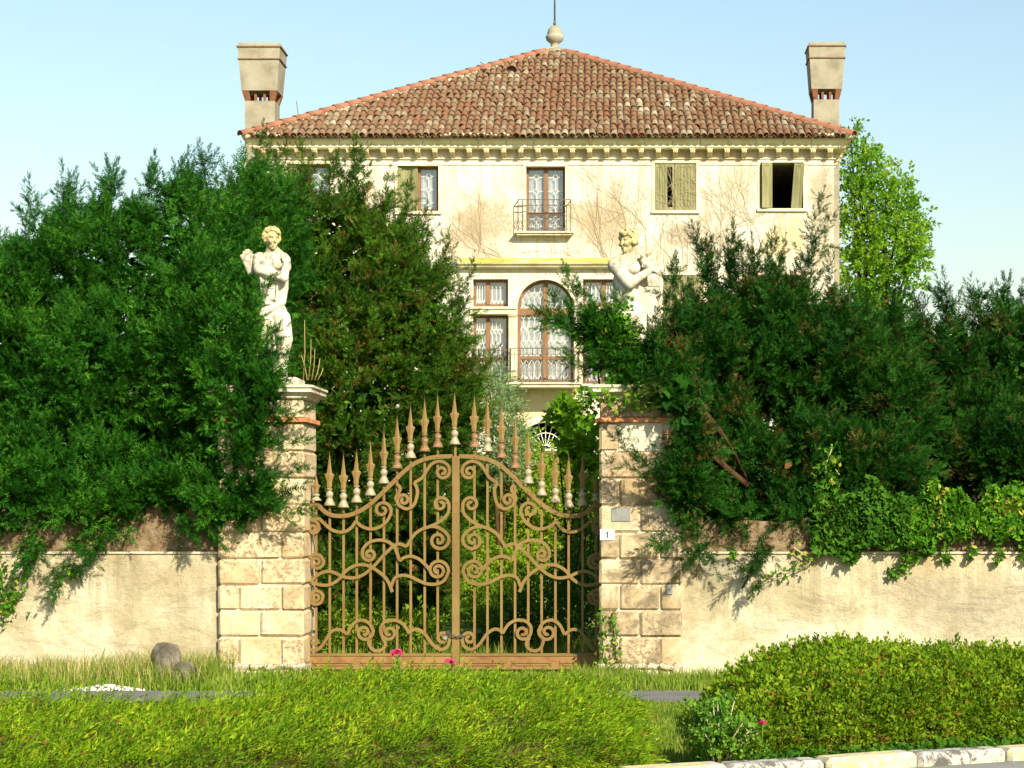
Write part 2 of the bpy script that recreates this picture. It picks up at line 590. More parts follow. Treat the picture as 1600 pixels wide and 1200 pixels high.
def statue_mat(name, lich):
    t = NT(name)
    v = t.coord()
    base = t.ramp(t.noise(v, 4, 7, 0.65, 0.3), [(0.32, (0.40, 0.365, 0.27)), (0.5, (0.55, 0.515, 0.405)), (0.7, (0.63, 0.60, 0.50))])
    g = t.fr(t.noise(v, 6.5, 8, 0.75, 0.8), 0.50, 0.62)
    c = t.mix(t.math('MULTIPLY', g, 0.5), base, (0.19, 0.165, 0.11))
    hz = t.n("ShaderNodeSeparateXYZ"); t.l(v, hz.inputs[0])
    top = t.fr(t.math('ADD', hz.outputs[2], t.math('MULTIPLY', t.noise(v, 9, 4, 0.6), 0.3)), lich[0], lich[1])
    c = t.mix(t.math('MULTIPLY', top, 0.6), c, (0.52, 0.42, 0.10))
    wt = t.fr(t.math('ADD', hz.outputs[2], t.math('MULTIPLY', t.noise(v, 7, 5, 0.7), 0.5)), lich[2], lich[3])
    sp = t.fr(t.noise(v, 24, 5, 0.7), 0.44, 0.56)
    c = t.mix(t.math('MULTIPLY', t.math('MULTIPLY', wt, sp), 0.75), c, (0.13, 0.10, 0.05))
    return t.finish(c, 0.9, t.noise(v, 26, 7, 0.75), 0.5, 0.012, 0.15)


M['gate'] = None
t = NT("tan_gate_paint")
v = t.coord()
c = t.ramp(t.noise(v, 2.0, 6, 0.6), [(0.3, (0.145, 0.092, 0.025)), (0.7, (0.205, 0.134, 0.041))])
r = t.fr(t.noise(t.mapping(v, (6, 6, 2)), 2.2, 8, 0.75, 0.6), 0.53, 0.64)
c = t.mix(t.math('MULTIPLY', r, 0.75), c, (0.16, 0.06, 0.02))
M['gate'] = t.finish(c, 0.6, t.noise(v, 30, 5, 0.7), 0.15, 0.004, 0.3)
t = NT("rusty_kick_plate")
v = t.coord()
c = t.ramp(t.noise(v, 2.0, 6, 0.6), [(0.3, (0.20, 0.11, 0.038)), (0.7, (0.26, 0.145, 0.05))])
r = t.fr(t.noise(t.mapping(v, (2.2, 2, 3)), 1.6, 8, 0.75, 0.6), 0.50, 0.64)
c = t.mix(t.math('MULTIPLY', r, 0.85), c, (0.15, 0.055, 0.02))
M['kick'] = t.finish(c, 0.65, t.noise(v, 18, 6, 0.7), 0.3, 0.006, 0.25)
M['bell'] = simple("grey_gold_collar", [(0.35, (0.24, 0.19, 0.11)), (0.5, (0.27, 0.225, 0.14)), (0.7, (0.44, 0.40, 0.29))], 20, 4, 0.5, 60, 0.3, 0.004, 0.4)
M['bell_brown'] = simple("rusted_collar", [(0.35, (0.10, 0.045, 0.02)), (0.5, (0.19, 0.105, 0.04)), (0.75, (0.34, 0.27, 0.16))], 16, 4, 0.6, 60, 0.3, 0.004, 0.3)
M['iron'] = simple("old_iron", [(0.3, (0.05, 0.045, 0.04)), (0.7, (0.14, 0.11, 0.08))], 10, 5, 0.6, 40, 0.2, 0.003, 0.4)
M['steel'] = simple("worn_steel", [(0.3, (0.30, 0.29, 0.27)), (0.7, (0.48, 0.47, 0.44))], 20, 4, 0.4, None, spec=0.5, metal=0.7)


def tile_mat():
    t = NT("mossy_clay_tile")
    oi = t.n("ShaderNodeObjectInfo").outputs["Random"]
    geo = t.n("ShaderNodeNewGeometry").outputs["Random Per Island"]
    r = t.math('FRACT', t.math('ADD', t.math('MULTIPLY', oi, 7.13), t.math('MULTIPLY', geo, 3.71)))
    vv = t.n("ShaderNodeNewGeometry").outputs["Position"]
    big = t.noise(vv, 0.45, 3, 0.5)
    f = t.math('ADD', t.math('MULTIPLY', r, 0.72), t.math('MULTIPLY', t.math('SUBTRACT', big, 0.36), 1.0))
    c = t.ramp(f, [(0.05, (0.18, 0.082, 0.044)), (0.28, (0.17, 0.095, 0.057)), (0.48, (0.165, 0.095, 0.05)), (0.66, (0.175, 0.12, 0.07)), (0.84, (0.235, 0.185, 0.12)), (1.0, (0.36, 0.31, 0.23))])
    n1 = t.fr(t.noise(vv, 9, 6, 0.75, 0.4), 0.50, 0.66)
    c = t.mix(t.math('MULTIPLY', n1, 0.6), c, (0.075, 0.055, 0.032))
    n2 = t.fr(t.noise(vv, 6.0, 5, 0.7, 0.2), 0.57, 0.68)
    c = t.mix(t.math('MULTIPLY', n2, 0.45), c, (0.33, 0.29, 0.20))
    return t.finish(c, 0.92, t.noise(vv, 30, 5, 0.7), 0.3, 0.01, 0.1)


M['tile'] = tile_mat()
M['ridge'] = simple("orange_ridge_tile", [(0.3, (0.20, 0.088, 0.05)), (0.6, (0.275, 0.13, 0.08)), (0.85, (0.34, 0.23, 0.155))], 2.2, 6, 0.9, 25, 0.25, 0.01, 0.12)
M['mortar'] = simple("pale_mortar", [(0.3, (0.45, 0.38, 0.26)), (0.7, (0.66, 0.60, 0.46))], 7, 6, 0.95, 22, 0.6, 0.02, 0.08)
M['chimney'] = simple("grey_chimney_render", [(0.3, (0.19, 0.17, 0.12)), (0.5, (0.28, 0.255, 0.185)), (0.75, (0.34, 0.32, 0.25))], 2.2, 8, 0.93, 28, 0.4, 0.012, 0.1)
M['band'] = simple('weathered_brick_band', [(0.3, (0.13, 0.085, 0.06)), (0.6, (0.22, 0.14, 0.095)), (0.8, (0.28, 0.22, 0.16))], 8, 5, 0.92, 25, 0.4, 0.01, 0.1)
M['brick'] = simple("chimney_brick", [(0.3, (0.13, 0.058, 0.03)), (0.6, (0.21, 0.09, 0.045)), (0.8, (0.25, 0.165, 0.09))], 8, 5, 0.92, 25, 0.4, 0.01, 0.1)
M['frame'] = simple("brown_window_wood", [(0.3, (0.13, 0.065, 0.03)), (0.7, (0.25, 0.14, 0.068))], 3, 6, 0.7, 30, 0.2, 0.005, 0.25, stretch=(8, 8, 0.6))
M['shutter'] = simple("faded_green_shutter", [(0.3, (0.14, 0.135, 0.06)), (0.55, (0.22, 0.215, 0.105)), (0.8, (0.32, 0.31, 0.19))], 2.5, 7, 0.85, 26, 0.35, 0.008, 0.15, stretch=(9, 9, 0.8))
M['curtain'] = simple("pale_curtain", [(0.3, (0.25, 0.285, 0.29)), (0.7, (0.36, 0.39, 0.39))], 2, 4, 0.9, None, stretch=(6, 1, 0.4))
M['lead'] = simple("white_leading", [(0.3, (0.56, 0.56, 0.50)), (0.7, (0.70, 0.70, 0.64))], 5, 3, 0.6)
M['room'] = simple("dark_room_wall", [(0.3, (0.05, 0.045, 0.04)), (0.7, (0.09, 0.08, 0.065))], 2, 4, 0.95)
t = NT("old_window_glass")
tr = t.n("ShaderNodeBsdfTransparent"); tr.inputs[0].default_value = (0.99, 0.99, 0.99, 1)
gl = t.n("ShaderNodeBsdfGlossy"); gl.inputs["Roughness"].default_value = 0.04
bp = t.n("ShaderNodeBump"); bp.inputs["Strength"].default_value = 0.15; bp.inputs["Distance"].default_value = 0.02
t.l(t.noise(t.coord(), 4, 3, 0.5), bp.inputs["Height"]); t.l(bp.outputs[0], gl.inputs["Normal"])
mx = t.n("ShaderNodeMixShader")
mx.inputs[0].default_value = 0.09; t.l(tr.outputs[0], mx.inputs[1]); t.l(gl.outputs[0], mx.inputs[2])
t.l(mx.outputs[0], t.out.inputs[0])
M['glass'] = t.m

M['yew'] = leaf_mat("yew_green", (0.004, 0.030, 0.002), (0.015, 0.084, 0.005), (0.080, 0.235, 0.016), 0.2, 1.6)
M['yew_warm'] = leaf_mat("yew_warm_green", (0.009, 0.034, 0.003), (0.028, 0.088, 0.005), (0.11, 0.215, 0.016), 0.2, 1.4, odd=(0.16, 0.06, 0.018), oddfrac=0.03)
M['yew_dark'] = leaf_mat("yew_dark_green", (0.003, 0.022, 0.002), (0.010, 0.056, 0.004), (0.036, 0.125, 0.010), 0.18, 1.4, odd=(0.12, 0.06, 0.02), oddfrac=0.006)
M['ivy'] = leaf_mat("ivy_green", (0.025, 0.10, 0.006), (0.065, 0.20, 0.010), (0.17, 0.34, 0.02), 0.35, 2.0, odd=(0.38, 0.36, 0.05), oddfrac=0.03)
M['ivy_dark'] = leaf_mat("ivy_dark_green", (0.020, 0.075, 0.006), (0.045, 0.135, 0.010), (0.10, 0.22, 0.018), 0.28, 2.0)
M['maple'] = leaf_mat("fresh_maple_green", (0.07, 0.20, 0.008), (0.16, 0.34, 0.014), (0.30, 0.48, 0.03), 0.45, 1.5)
M['decid'] = leaf_mat("yellowing_leaf_green", (0.055, 0.19, 0.010), (0.15, 0.33, 0.018), (0.36, 0.46, 0.05), 0.5, 0.7, odd=None)
M['olive'] = leaf_mat("silvery_leaf_green", (0.10, 0.19, 0.06), (0.19, 0.29, 0.10), (0.32, 0.42, 0.20), 0.35, 1.5)
M['shrub'] = leaf_mat("garden_shrub_green", (0.07, 0.17, 0.008), (0.19, 0.31, 0.016), (0.36, 0.44, 0.04), 0.42, 1.0)
M['juniper'] = leaf_mat("yellow_green_juniper", (0.030, 0.085, 0.003), (0.13, 0.24, 0.006), (0.34, 0.42, 0.018), 0.26, 3.5, odd=(0.20, 0.10, 0.02), oddfrac=0.0, nw=0.65)
M['privet'] = leaf_mat("small_leaf_hedge_green", (0.04, 0.105, 0.004), (0.125, 0.225, 0.008), (0.29, 0.37, 0.02), 0.32, 4.0, odd=(0.22, 0.11, 0.02), oddfrac=0.0, nw=0.55)
M['rose_leaf'] = leaf_mat("rose_leaf_green", (0.05, 0.15, 0.014), (0.10, 0.23, 0.02), (0.20, 0.34, 0.04), 0.35, 3)
M['petal'] = leaf_mat("pink_petal", (0.55, 0.03, 0.12), (0.72, 0.06, 0.20), (0.80, 0.16, 0.32), 0.3, 20)
M['grass'] = leaf_mat("meadow_grass", (0.07, 0.15, 0.012), (0.16, 0.25, 0.025), (0.34, 0.36, 0.08), 0.35, 2.5)
M['drygrass'] = leaf_mat("dry_stalk", (0.25, 0.19, 0.07), (0.38, 0.30, 0.12), (0.5, 0.42, 0.2), 0.2, 2.5)
M['bark'] = simple("brown_bark", [(0.3, (0.035, 0.02, 0.012)), (0.6, (0.085, 0.045, 0.022)), (0.85, (0.13, 0.08, 0.045))], 4, 7, 0.95, 12, 0.8, 0.03, 0.1, stretch=(3, 3, 0.7))
M['creeper'] = simple("dry_creeper_stem", [(0.3, (0.36, 0.28, 0.17)), (0.7, (0.46, 0.39, 0.27))], 6, 4, 0.9)
M['hedge_shade'] = simple("twig_brown_with_shade", [(0.3, (0.03, 0.035, 0.01)), (0.6, (0.07, 0.06, 0.02)), (0.8, (0.11, 0.08, 0.03))], 6, 6, 0.95, 15, 0.6, 0.04, 0.05)  # twig brown, with the shade of the hedge hollows put into the colour

t = NT("grassy_earth")
v = t.coord()
c = t.ramp(t.noise(v, 0.8, 8, 0.7), [(0.3, (0.07, 0.11, 0.02)), (0.5, (0.14, 0.19, 0.03)), (0.7, (0.22, 0.20, 0.08))])
c = t.mix(t.fr(t.noise(v, 12, 6, 0.7), 0.5, 0.75), c, (0.10, 0.15, 0.02))
M['ground'] = t.finish(c, 0.95, t.noise(v, 20, 6, 0.7), 0.7, 0.03, 0.05)
M['asphalt'] = simple("worn_asphalt", [(0.3, (0.11, 0.11, 0.105)), (0.6, (0.155, 0.15, 0.145)), (0.8, (0.20, 0.19, 0.18))], 3, 8, 0.9, 90, 0.5, 0.006, 0.2)
M['road'] = simple("pale_road_asphalt", [(0.3, (0.17, 0.165, 0.155)), (0.6, (0.22, 0.215, 0.20)), (0.8, (0.27, 0.26, 0.25))], 2, 8, 0.9, 110, 0.5, 0.006, 0.2)


def kerb_mat(name, paint, wear):
    t = NT(name)
    v = t.coord()
    conc = t.ramp(t.noise(v, 14, 6, 0.7), [(0.3, (0.26, 0.25, 0.22)), (0.7, (0.46, 0.44, 0.38))])
    w = t.fr(t.noise(v, 6.5, 8, 0.72, 0.5), wear, wear + 0.06)
    return t.finish(t.mix(w, paint, conc), 0.85, t.noise(v, 30, 6, 0.7), 0.4, 0.008, 0.15)


M['kerb_y'] = kerb_mat("flaking_yellow_kerb_paint", (0.54, 0.46, 0.19), 0.46)
M['kerb_k'] = kerb_mat("flaking_black_kerb_paint", (0.09, 0.088, 0.08), 0.44)
M['gravel'] = simple("white_gravel", [(0.3, (0.48, 0.45, 0.38)), (0.7, (0.66, 0.64, 0.58))], 6, 4, 0.9)
M['rock'] = simple("lichened_rock", [(0.3, (0.05, 0.042, 0.03)), (0.5, (0.12, 0.105, 0.08)), (0.75, (0.25, 0.225, 0.175))], 5, 8, 0.95, 9, 0.9, 0.04, 0.1)
M['enamel'] = simple("white_enamel", [(0.3, (0.66, 0.67, 0.66)), (0.7, (0.74, 0.75, 0.74))], 3, 3, 0.35, spec=0.5)
M['black'] = simple("black_lettering", [(0.3, (0.015, 0.015, 0.02)), (0.7, (0.03, 0.03, 0.035))], 3, 3, 0.5)

# ------------------------------------------------------------------ ground, path, road, kerb
def sheet(name, pts, z, mat):
    mb = MB(); mb.add([(x, y, z) for x, y in pts], [tuple(range(len(pts)))])
    return mb.build(name, mat, kind='structure')


sheet('ground', [(-900, -60), (900, -60), (900, 2200), (-900, 2200)], GZ, M['ground'])
sheet('footpath', [(-40, 19.65), (40, 19.65), (40, 20.85), (-40, 20.85)], GZ + 0.012, M['asphalt'])
KS = 0.46


def kerbY(x): return 13.93 + KS * x


ROADZ = GZ - 0.0 + 0.004
sheet('road', [(-30, kerbY(-30) - 0.05), (-30, -40), (60, -40), (60, kerbY(60) - 0.05)], ROADZ, M['road'])
kerb = tag(empty('kerb', (0.0, kerbY(0), GZ)), kind='structure')
kerb['label'] = 'row of worn kerb stones painted yellow and black by turns'
ang = math.atan(KS)
ux, uy = math.cos(ang), math.sin(ang)
KL = 0.78
for i in range(-9, 9):
    jit = random.Random(i)
    yel = (i % 2 == 0)
    me = bevel_box('kerb_stone', KL - 0.012, 0.24, 0.30, 0.035, M['kerb_y' if yel else 'kerb_k'], 0.004, i)
    s0 = (i + 0.5) * KL + 0.05
    o = link_mesh('kerb_stone', me)
    o.parent = kerb
    o.location = (s0 * ux - uy * 0.12, s0 * uy + ux * 0.12, 0.10 - 0.15 + jit.uniform(-.006, .006))
    o.rotation_euler = (jit.uniform(-.02, .02), jit.uniform(-.01, .01), ang)

# pile of white gravel at the edge of the path
mb = MB()
bmi = bmesh.new(); bmesh.ops.create_icosphere(bmi, subdivisions=1, radius=1.0)
iv = np.array([v_.co[:] for v_ in bmi.verts]); it = np.array([[v_.index for v_ in f.verts] for f in bmi.faces]); bmi.free()
g0 = P(165, 1086, 21.05)
rg = np.random.default_rng(3)
gp = rg.normal(0, 1, (420, 2)) * (0.16, 0.10)
hh = np.exp(-((gp / (0.22, 0.13)) ** 2).sum(1)) * 0.05
gpos = np.stack([g0.x + gp[:, 0], 21.05 + gp[:, 1], GZ + hh], 1)
V, T = scatter([(iv * (1, .8, .7), it), (iv * (.8, 1.1, .7), it)], gpos, rg.normal(0, 1, (420, 3)), rg.uniform(.010, .022, 420), rng=rg)
tag(link_mesh('gravel', np_mesh('gravel', V, T, M['gravel'])), 'small spill of white gravel beside the grey footpath', 'gravel', kind='stuff')


def make_rock(name, c, r, seed, label, sub=3, flat=0.75):
    bm = bmesh.new(); bmesh.ops.create_icosphere(bm, subdivisions=sub, radius=1.0)
    co = np.array([v_.co[:] for v_ in bm.verts])
    n = wav(co * 1.6, seed, 1.0) * 0.22 + wav(co * 5, seed + 1, 1.0) * 0.06
    q = np.sign(co) * np.abs(co) ** flat
    q = q * (1 + n)[:, None] * np.array(r)
    for v_, p in zip(bm.verts, q): v_.co = p
    me = bpy.data.meshes.new(name); bm.to_mesh(me); bm.free(); me.materials.append(M['rock'])
    o = link_mesh(name, me, loc=c)
    return tag(o, label, 'stone')


b1 = P(262, 1045, 21.9)
make_rock('boulder', (b1.x - 0.02, 21.9, GZ + 0.20), (0.16, 0.13, 0.22), 5, 'upright grey boulder in the tall grass near the left pillar')
b2 = P(285, 1075, 21.6)
make_rock('boulder', (b2.x, 21.6, GZ + 0.09), (0.13, 0.11, 0.14), 9, 'low pale stone lying in front of the upright boulder')

# ------------------------------------------------------------------ boundary walls
WY = 22.95
LEDGE = 1.276


def boundary_wall(name, x0, x1, label, ragged, seed):
    root = empty(name, ((x0 + x1) / 2, WY + 0.2, GZ), label, 'wall')
    mb = MB(); mb.box(x0, x1, WY, WY + 0.42, GZ - 0.2, LEDGE)
    mb.build('plaster_face', M['gwall'], root)
    mb = MB(); mb.box(x0, x1, WY - 0.02, WY + 0.44, LEDGE, LEDGE + 0.022)
    mb.build('ledge', M['capstone'], root)
    # rough upper masonry, uneven top
    n = int((x1 - x0) / 0.12)
    xs = np.linspace(x0, x1, n)
    zt = ragged + 0.05 * wav(np.stack([xs, xs * 0, xs * 0], 1) * 2.5, seed)
    mb = MB()
    vs, fs = [], []
    for x, z in zip(xs, zt):
        jy = random.uniform(-.012, .012)
        vs += [(x, WY + 0.05 + jy, LEDGE + 0.02), (x, WY + 0.05 - jy, (LEDGE + z) / 2), (x, WY + 0.07 + jy, z), (x, WY + 0.38, z - 0.02), (x, WY + 0.38, LEDGE + 0.02)]
    for i in range(n - 1):
        for k in range(4):
            fs.append((i * 5 + k, (i + 1) * 5 + k, (i + 1) * 5 + k + 1, i * 5 + k + 1))
    fs += [(0, 1, 2, 3, 4), tuple((n - 1) * 5 + k for k in (4, 3, 2, 1, 0))]
    mb.add(vs, fs); mb.build('upper_masonry', M['rubble'], root)
    return root


LPX0, LPX1 = -4.514, -3.550          # left pillar
RPX0, RPX1 = -0.257, 0.671           # right pillar
wl = boundary_wall('boundary_wall', -14.0, LPX0 + 0.02, 'streaky cream garden wall to the left of the gate', 1.80, 3)
wr = boundary_wall('boundary_wall', RPX1 - 0.02, 13.0, 'stained cream garden wall with ivy to the right of the gate', 1.66, 8)
# loose bricks and stones of the upper masonry at the right, where they show
rs = random.Random(4)
for i in range(26):
    x = P(1395 + i * 8.6, 840, WY).x
    for k, z in enumerate((LEDGE + 0.055, LEDGE + 0.125, LEDGE + 0.195)):
        if rs.random() < 0.25: continue
        w = rs.uniform(.045, .062)
        me = bevel_box('stone', w, 0.08, rs.uniform(.045, .06), 0.012, M['rubble'], 0.006, i * 7 + k)
        o = link_mesh('stone', me, wr)
        o.location = (x + (k % 2) * .03, WY + 0.035 + rs.uniform(-.012, .012), z)
        o.rotation_euler = (0, rs.uniform(-.1, .1), rs.uniform(-.1, .1))

# ------------------------------------------------------------------ gate pillars
PY0, PD = 22.86, 0.95
HC = [GZ + 0.10, 0.347, 0.640, 0.926, 1.217, 1.510, 1.815, 2.115, 2.42, 2.745]


def pillar(x0, x1, label, mat, seed, side):
    root = empty('gate_pillar', ((x0 + x1) / 2, PY0 + PD / 2, GZ), label, 'pillar', 'stone gate pillars')
    r = random.Random(seed)
    w = x1 - x0
    MB().box(x0 + 0.03, x1 - 0.03, PY0 + 0.03, PY0 + PD - 0.03, GZ - 0.2, 2.99).build('core', M['mortar'], root)
    nc = len(HC) - 1
    for c_ in range(nc):
        z0, z1 = HC[c_], HC[c_ + 1]
        if side == 'R' and c_ == nc - 1:
            cuts = [0, 0.24, 0.76, 1]
        elif side == 'R' and c_ == nc - 2:
            cuts = [0, 1]
        else:
            cuts = [0, 0.24, 0.73, 1] if c_ % 2 == 0 else [0, 0.49, 1]
            if side == 'L' and c_ == 4: cuts = [0, .73, 1]
        for a, b in zip(cuts[:-1], cuts[1:]):
            plaque = side == 'R' and c_ == nc - 1 and a == 0.24
            me = bevel_box('stone_block', (b - a) * w - 0.005, PD - (0.03 if plaque else 0), z1 - z0 - 0.005, 0.004 if plaque else 0.026, M['plaque'] if plaque else mat, 0.005, r.randint(0, 9999))
            o = link_mesh('stone_block' if not plaque else 'plaque', me, root)
            o.location = (x0 + (a + b) / 2 * w, PY0 + PD / 2 + r.uniform(-.006, .006), (z0 + z1) / 2)
            if plaque: o['label'] = 'smooth pale grey blank plaque set in the pillar'
    # terracotta string course, frieze block, cap mouldings
    zt = HC[-1]
    mb = MB(); mb.box(x0 - 0.035, x1 + 0.035, PY0 - 0.035, PY0 + PD + 0.035, zt + 0.003, zt + 0.05)
    mb.build('string_course', M['terracotta'], root)
    me = bevel_box('frieze_block', w - 0.02, PD - 0.02, 0.20, 0.01, mat, 0.003, seed)
    o = link_mesh('frieze_block', me, root); o.location = ((x0 + x1) / 2, PY0 + PD / 2, zt + 0.152)
    mb = MB()
    cx, cy = (x0 + x1) / 2, PY0 + PD / 2
    prof = [(0.00, 3.0), (0.03, 3.02), (0.03, 3.035), (0.06, 3.06), (0.095, 3.08), (0.095, 3.125), (0.115, 3.13), (0.115, 3.155), (0.0, 3.17)]
    for (e0, z0), (e1, z1) in zip(prof[:-1], prof[1:]):
        mb.frustum(cx, cy, z0, z1, w / 2 + e0, PD / 2 + e0, w / 2 + e1, PD / 2 + e1)
    mb.build('cap', M['capstone'], root)
    # rough plinth of small stones
    MB().box(x0 - 0.01, x1 + 0.01, PY0 - 0.015, PY0 + PD, GZ - 0.15, HC[0] - 0.004).build('plinth', M['plinth'], root)
    for i in range(22):
        me = bevel_box('plinth_stone', r.uniform(.06, .15), r.uniform(.08, .14), r.uniform(.04, .08), 0.015, M['plinth'], 0.008, r.randint(0, 999))
        o = link_mesh('plinth_stone', me, root)
        o.location = (x0 + w * (i % 11 + 0.5) / 11 + r.uniform(-.02, .02), PY0 - 0.03 + r.uniform(-.02, .02) - (0.03 if i < 11 else 0), GZ + (0.03 if i < 11 else 0.095))
        o.rotation_euler = (r.uniform(-.2, .2), r.uniform(-.2, .2), r.uniform(-.3, .3))
    if side == 'R':
        for zz in (zt - 0.13, zt - 0.22):
            o = MB().box(x1 - 0.21, x1 - 0.015, PY0 - 0.012, PY0 + 0.05, zz, zz + 0.03).build('brick', M['terracotta'], root)
        q = P(970, 804, PY0)
        o = MB().box(q.x - 0.105, q.x + 0.105, PY0 - 0.014, PY0 + 0.02, q.z - 0.075, q.z + 0.075).build('slate_patch', M['slate'], root)
        o['label'] = 'small dark slate patch'
        q = P(1046, 920, PY0)
        o = MB().box(q.x - 0.033, q.x + 0.033, PY0 - 0.010, PY0 + 0.02, q.z - 0.06, q.z + 0.05).build('slate_patch', M['slate'], root)
    return root


pl = pillar(LPX0, LPX1, 'cream block gate pillar half hidden by yew branches on the left', M['stone'], 5, 'L')
pr = pillar(RPX0, RPX1, 'dark stained block gate pillar carrying the house number on the right', M['stone_dark'], 11, 'R')

# house number plate
q = P(949, 835.5, PY0 - 0.01)
plate = empty('house_number_plate', (q.x, PY0 - 0.012, q.z), 'small white house number plate with a black 1 on the right pillar', 'sign')
me = bevel_box('plate', 0.165, 0.012, 0.122, 0.003, M['enamel'])
o = link_mesh('plate', me); o.parent = plate
mb = MB()
mb.prism_xz([(-0.004, -0.036), (0.009, -0.036), (0.009, 0.036), (-0.001, 0.036), (-0.020, 0.020), (-0.020, 0.009), (-0.004, 0.018)][::-1], -0.009, -0.005)
o = mb.build('digit', M['black']); o.parent = plate
# ------------------------------------------------------------------ wrought iron gate
GY = 23.33
GC = (712.5 - CX) * GY / F            # centre line of the gate


def Z(zx, zy):
    """design grid of the gate: 3.2 units per photo pixel, measured from the left leaf"""
    p = P(460 + zx / 3.2, 590 + zy / 3.2, GY)
    return (p.x, p.z)


def catmull(pts, seg=7):
    pts = [np.array(p, float) for p in pts]
    if len(pts) < 3: return pts
    out = []
    ext = [2 * pts[0] - pts[1]] + pts + [2 * pts[-1] - pts[-2]]
    for i in range(1, len(ext) - 2):
        p0, p1, p2, p3 = ext[i - 1:i + 3]
        for k in range(seg):
            t_ = k / seg
            out.append(0.5 * ((2 * p1) + (-p0 + p2) * t_ + (2 * p0 - 5 * p1 + 4 * p2 - p3) * t_ ** 2 + (-p0 + 3 * p1 - 3 * p2 + p3) * t_ ** 3))
    out.append(pts[-1])
    return out


def curl(pt, centre, sgn, turns=1.35, end=0.22):
    """spiral winding in from pt round centre; sgn +1 is clockwise on the design grid"""
    d = np.array(pt, float) - np.array(centre, float)
    r0, a0 = np.hypot(*d), math.atan2(d[1], d[0])
    n = int(turns * 18)
    return [np.array(centre) + r0 * (1 - (1 - end) * (i / n) ** 0.85) * np.array([math.cos(a0 + sgn * 2 * PI * turns * i / n), math.sin(a0 + sgn * 2 * PI * turns * i / n)]) for i in range(1, n + 1)]


def scroll_pts(pts, start=None, end=None):
    c_ = catmull(pts)
    if start: c_ = curl(pts[0], *start)[::-1] + c_
    if end: c_ = c_ + curl(pts[-1], *end)
    return c_


def flat_bar(pts_xz, w, d, taper=False, y=GY):
    """bent flat bar: closed mesh swept along a path in the gate plane"""
    p = np.array(pts_xz)
    t_ = np.gradient(p, axis=0)
    t_ /= np.maximum(np.linalg.norm(t_, axis=1, keepdims=True), 1e-9)
    nrm = np.stack([-t_[:, 1], t_[:, 0]], 1)
    n = len(p)
    vs, fs = [], []
    for i in range(n):
        a = p[i] + nrm[i] * w / 2; b = p[i] - nrm[i] * w / 2
        vs += [(a[0], y - d / 2, a[1]), (b[0], y - d / 2, b[1]), (b[0], y + d / 2, b[1]), (a[0], y + d / 2, a[1])]
    for i in range(n - 1):
        for k in range(4):
            j = (k + 1) % 4
            fs.append((i * 4 + k, (i + 1) * 4 + k, (i + 1) * 4 + j, i * 4 + j))
    fs += [(0, 1, 2, 3), tuple((n - 1) * 4 + k for k in (3, 2, 1, 0))]
    return MB().add(vs, fs)


B = 544  # offset of the lower design sheet
SCROLLS = [
    dict(pts=[(78, 712), (120, 705), (150, 730), (190, 762), (240, 772), (280, 755), (308, 718)]),
    dict(pts=[(308, 718), (340, 745), (385, 757), (430, 745), (465, 715), (483, 680)], end=((440, 662), -1)),
    dict(pts=[(80, 708), (112, 722), (124, 748)], end=((96, 754), 1)),
    dict(pts=[(600, 525), (640, 500), (662, 465), (690, 430), (730, 418), (765, 435), (778, 465)], end=((740, 470), 1)),
    dict(pts=[(600, 525), (615, 560), (612, 600), (595, 640), (560, 656), (525, 640)], end=((547, 612), 1)),
    dict(pts=[(525, 640), (508, 605), (520, 580), (530, 555), (518, 535)]),
    dict(pts=[(560, 845), (575, 822), (600, 785), (630, 762), (670, 747), (710, 730), (745, 705), (770, 675), (774, 640)], end=((732, 634), -1)),
    dict(pts=[(640, 755), (690, 744), (735, 757), (768, 788), (774, 815)], end=((722, 812), 1)),
    dict(pts=[(560, 845), (530, 832), (500, 840), (450, 885), (400, 940), (350, 982), (300, 1001), (245, 995), (200, 975), (165, 968), (120, 985), (80, 1022)]),
    dict(pts=[(500, 842), (515, 880), (528, 912), (548, 900), (580, 893), (620, 905), (655, 935), (680, 965)]),
    dict(pts=[(512, 850), (465, 820), (420, 812), (375, 824), (345, 855), (340, 885)], end=((376, 884), -1)),
    dict(pts=[(78, 1015), (105, 1030), (150, 1038), (190, 1030), (230, 1002), (260, 965), (300, 941), (345, 935), (390, 950), (440, 985), (470, 1022), (490, 1072)]),
    dict(pts=[(484, 1045), (503, 1002), (540, 988), (580, 995), (620, 1014), (660, 1030), (710, 1032), (750, 1013), (772, 970)], end=((718, 963), -1, 1.75)),
    dict(pts=[(72, 900), (100, 884), (132, 892), (148, 920)], end=((110, 922), 1)),
    dict(pts=[(72, 1112), (100, 1132), (132, 1125), (145, 1095)], end=((108, 1096), -1)),
    dict(pts=[(72, 790 + B), (80, 815 + B), (110, 818 + B), (140, 795 + B), (165, 755 + B), (190, 722 + B), (230, 716 + B), (265, 740 + B)], start=((98, 778 + B), 1, 1.1)),
    dict(pts=[(265, 740 + B), (290, 692 + B), (330, 668 + B), (372, 682 + B), (395, 720 + B)], end=((350, 728 + B), 1)),
    dict(pts=[(392, 740 + B), (372, 760 + B), (376, 792 + B), (392, 815 + B), (418, 822 + B), (445, 810 + B), (456, 785 + B), (440, 755 + B)]),
    dict(pts=[(575, 735 + B), (562, 712 + B), (540, 685 + B), (500, 668 + B), (455, 676 + B), (433, 705 + B), (434, 735 + B)], end=((474, 730 + B), -1)),
    dict(pts=[(575, 735 + B), (590, 718 + B), (620, 715 + B), (655, 740 + B), (690, 788 + B), (730, 814 + B), (765, 800 + B), (777, 768 + B)], end=((742, 760 + B), -1)),
]
RAIL = [(78, 640), (120, 640), (150, 668), (190, 688), (250, 691), (310, 675), (370, 640), (430, 586), (490, 528), (540, 477), (600, 430), (660, 406), (720, 396), (792, 393)]
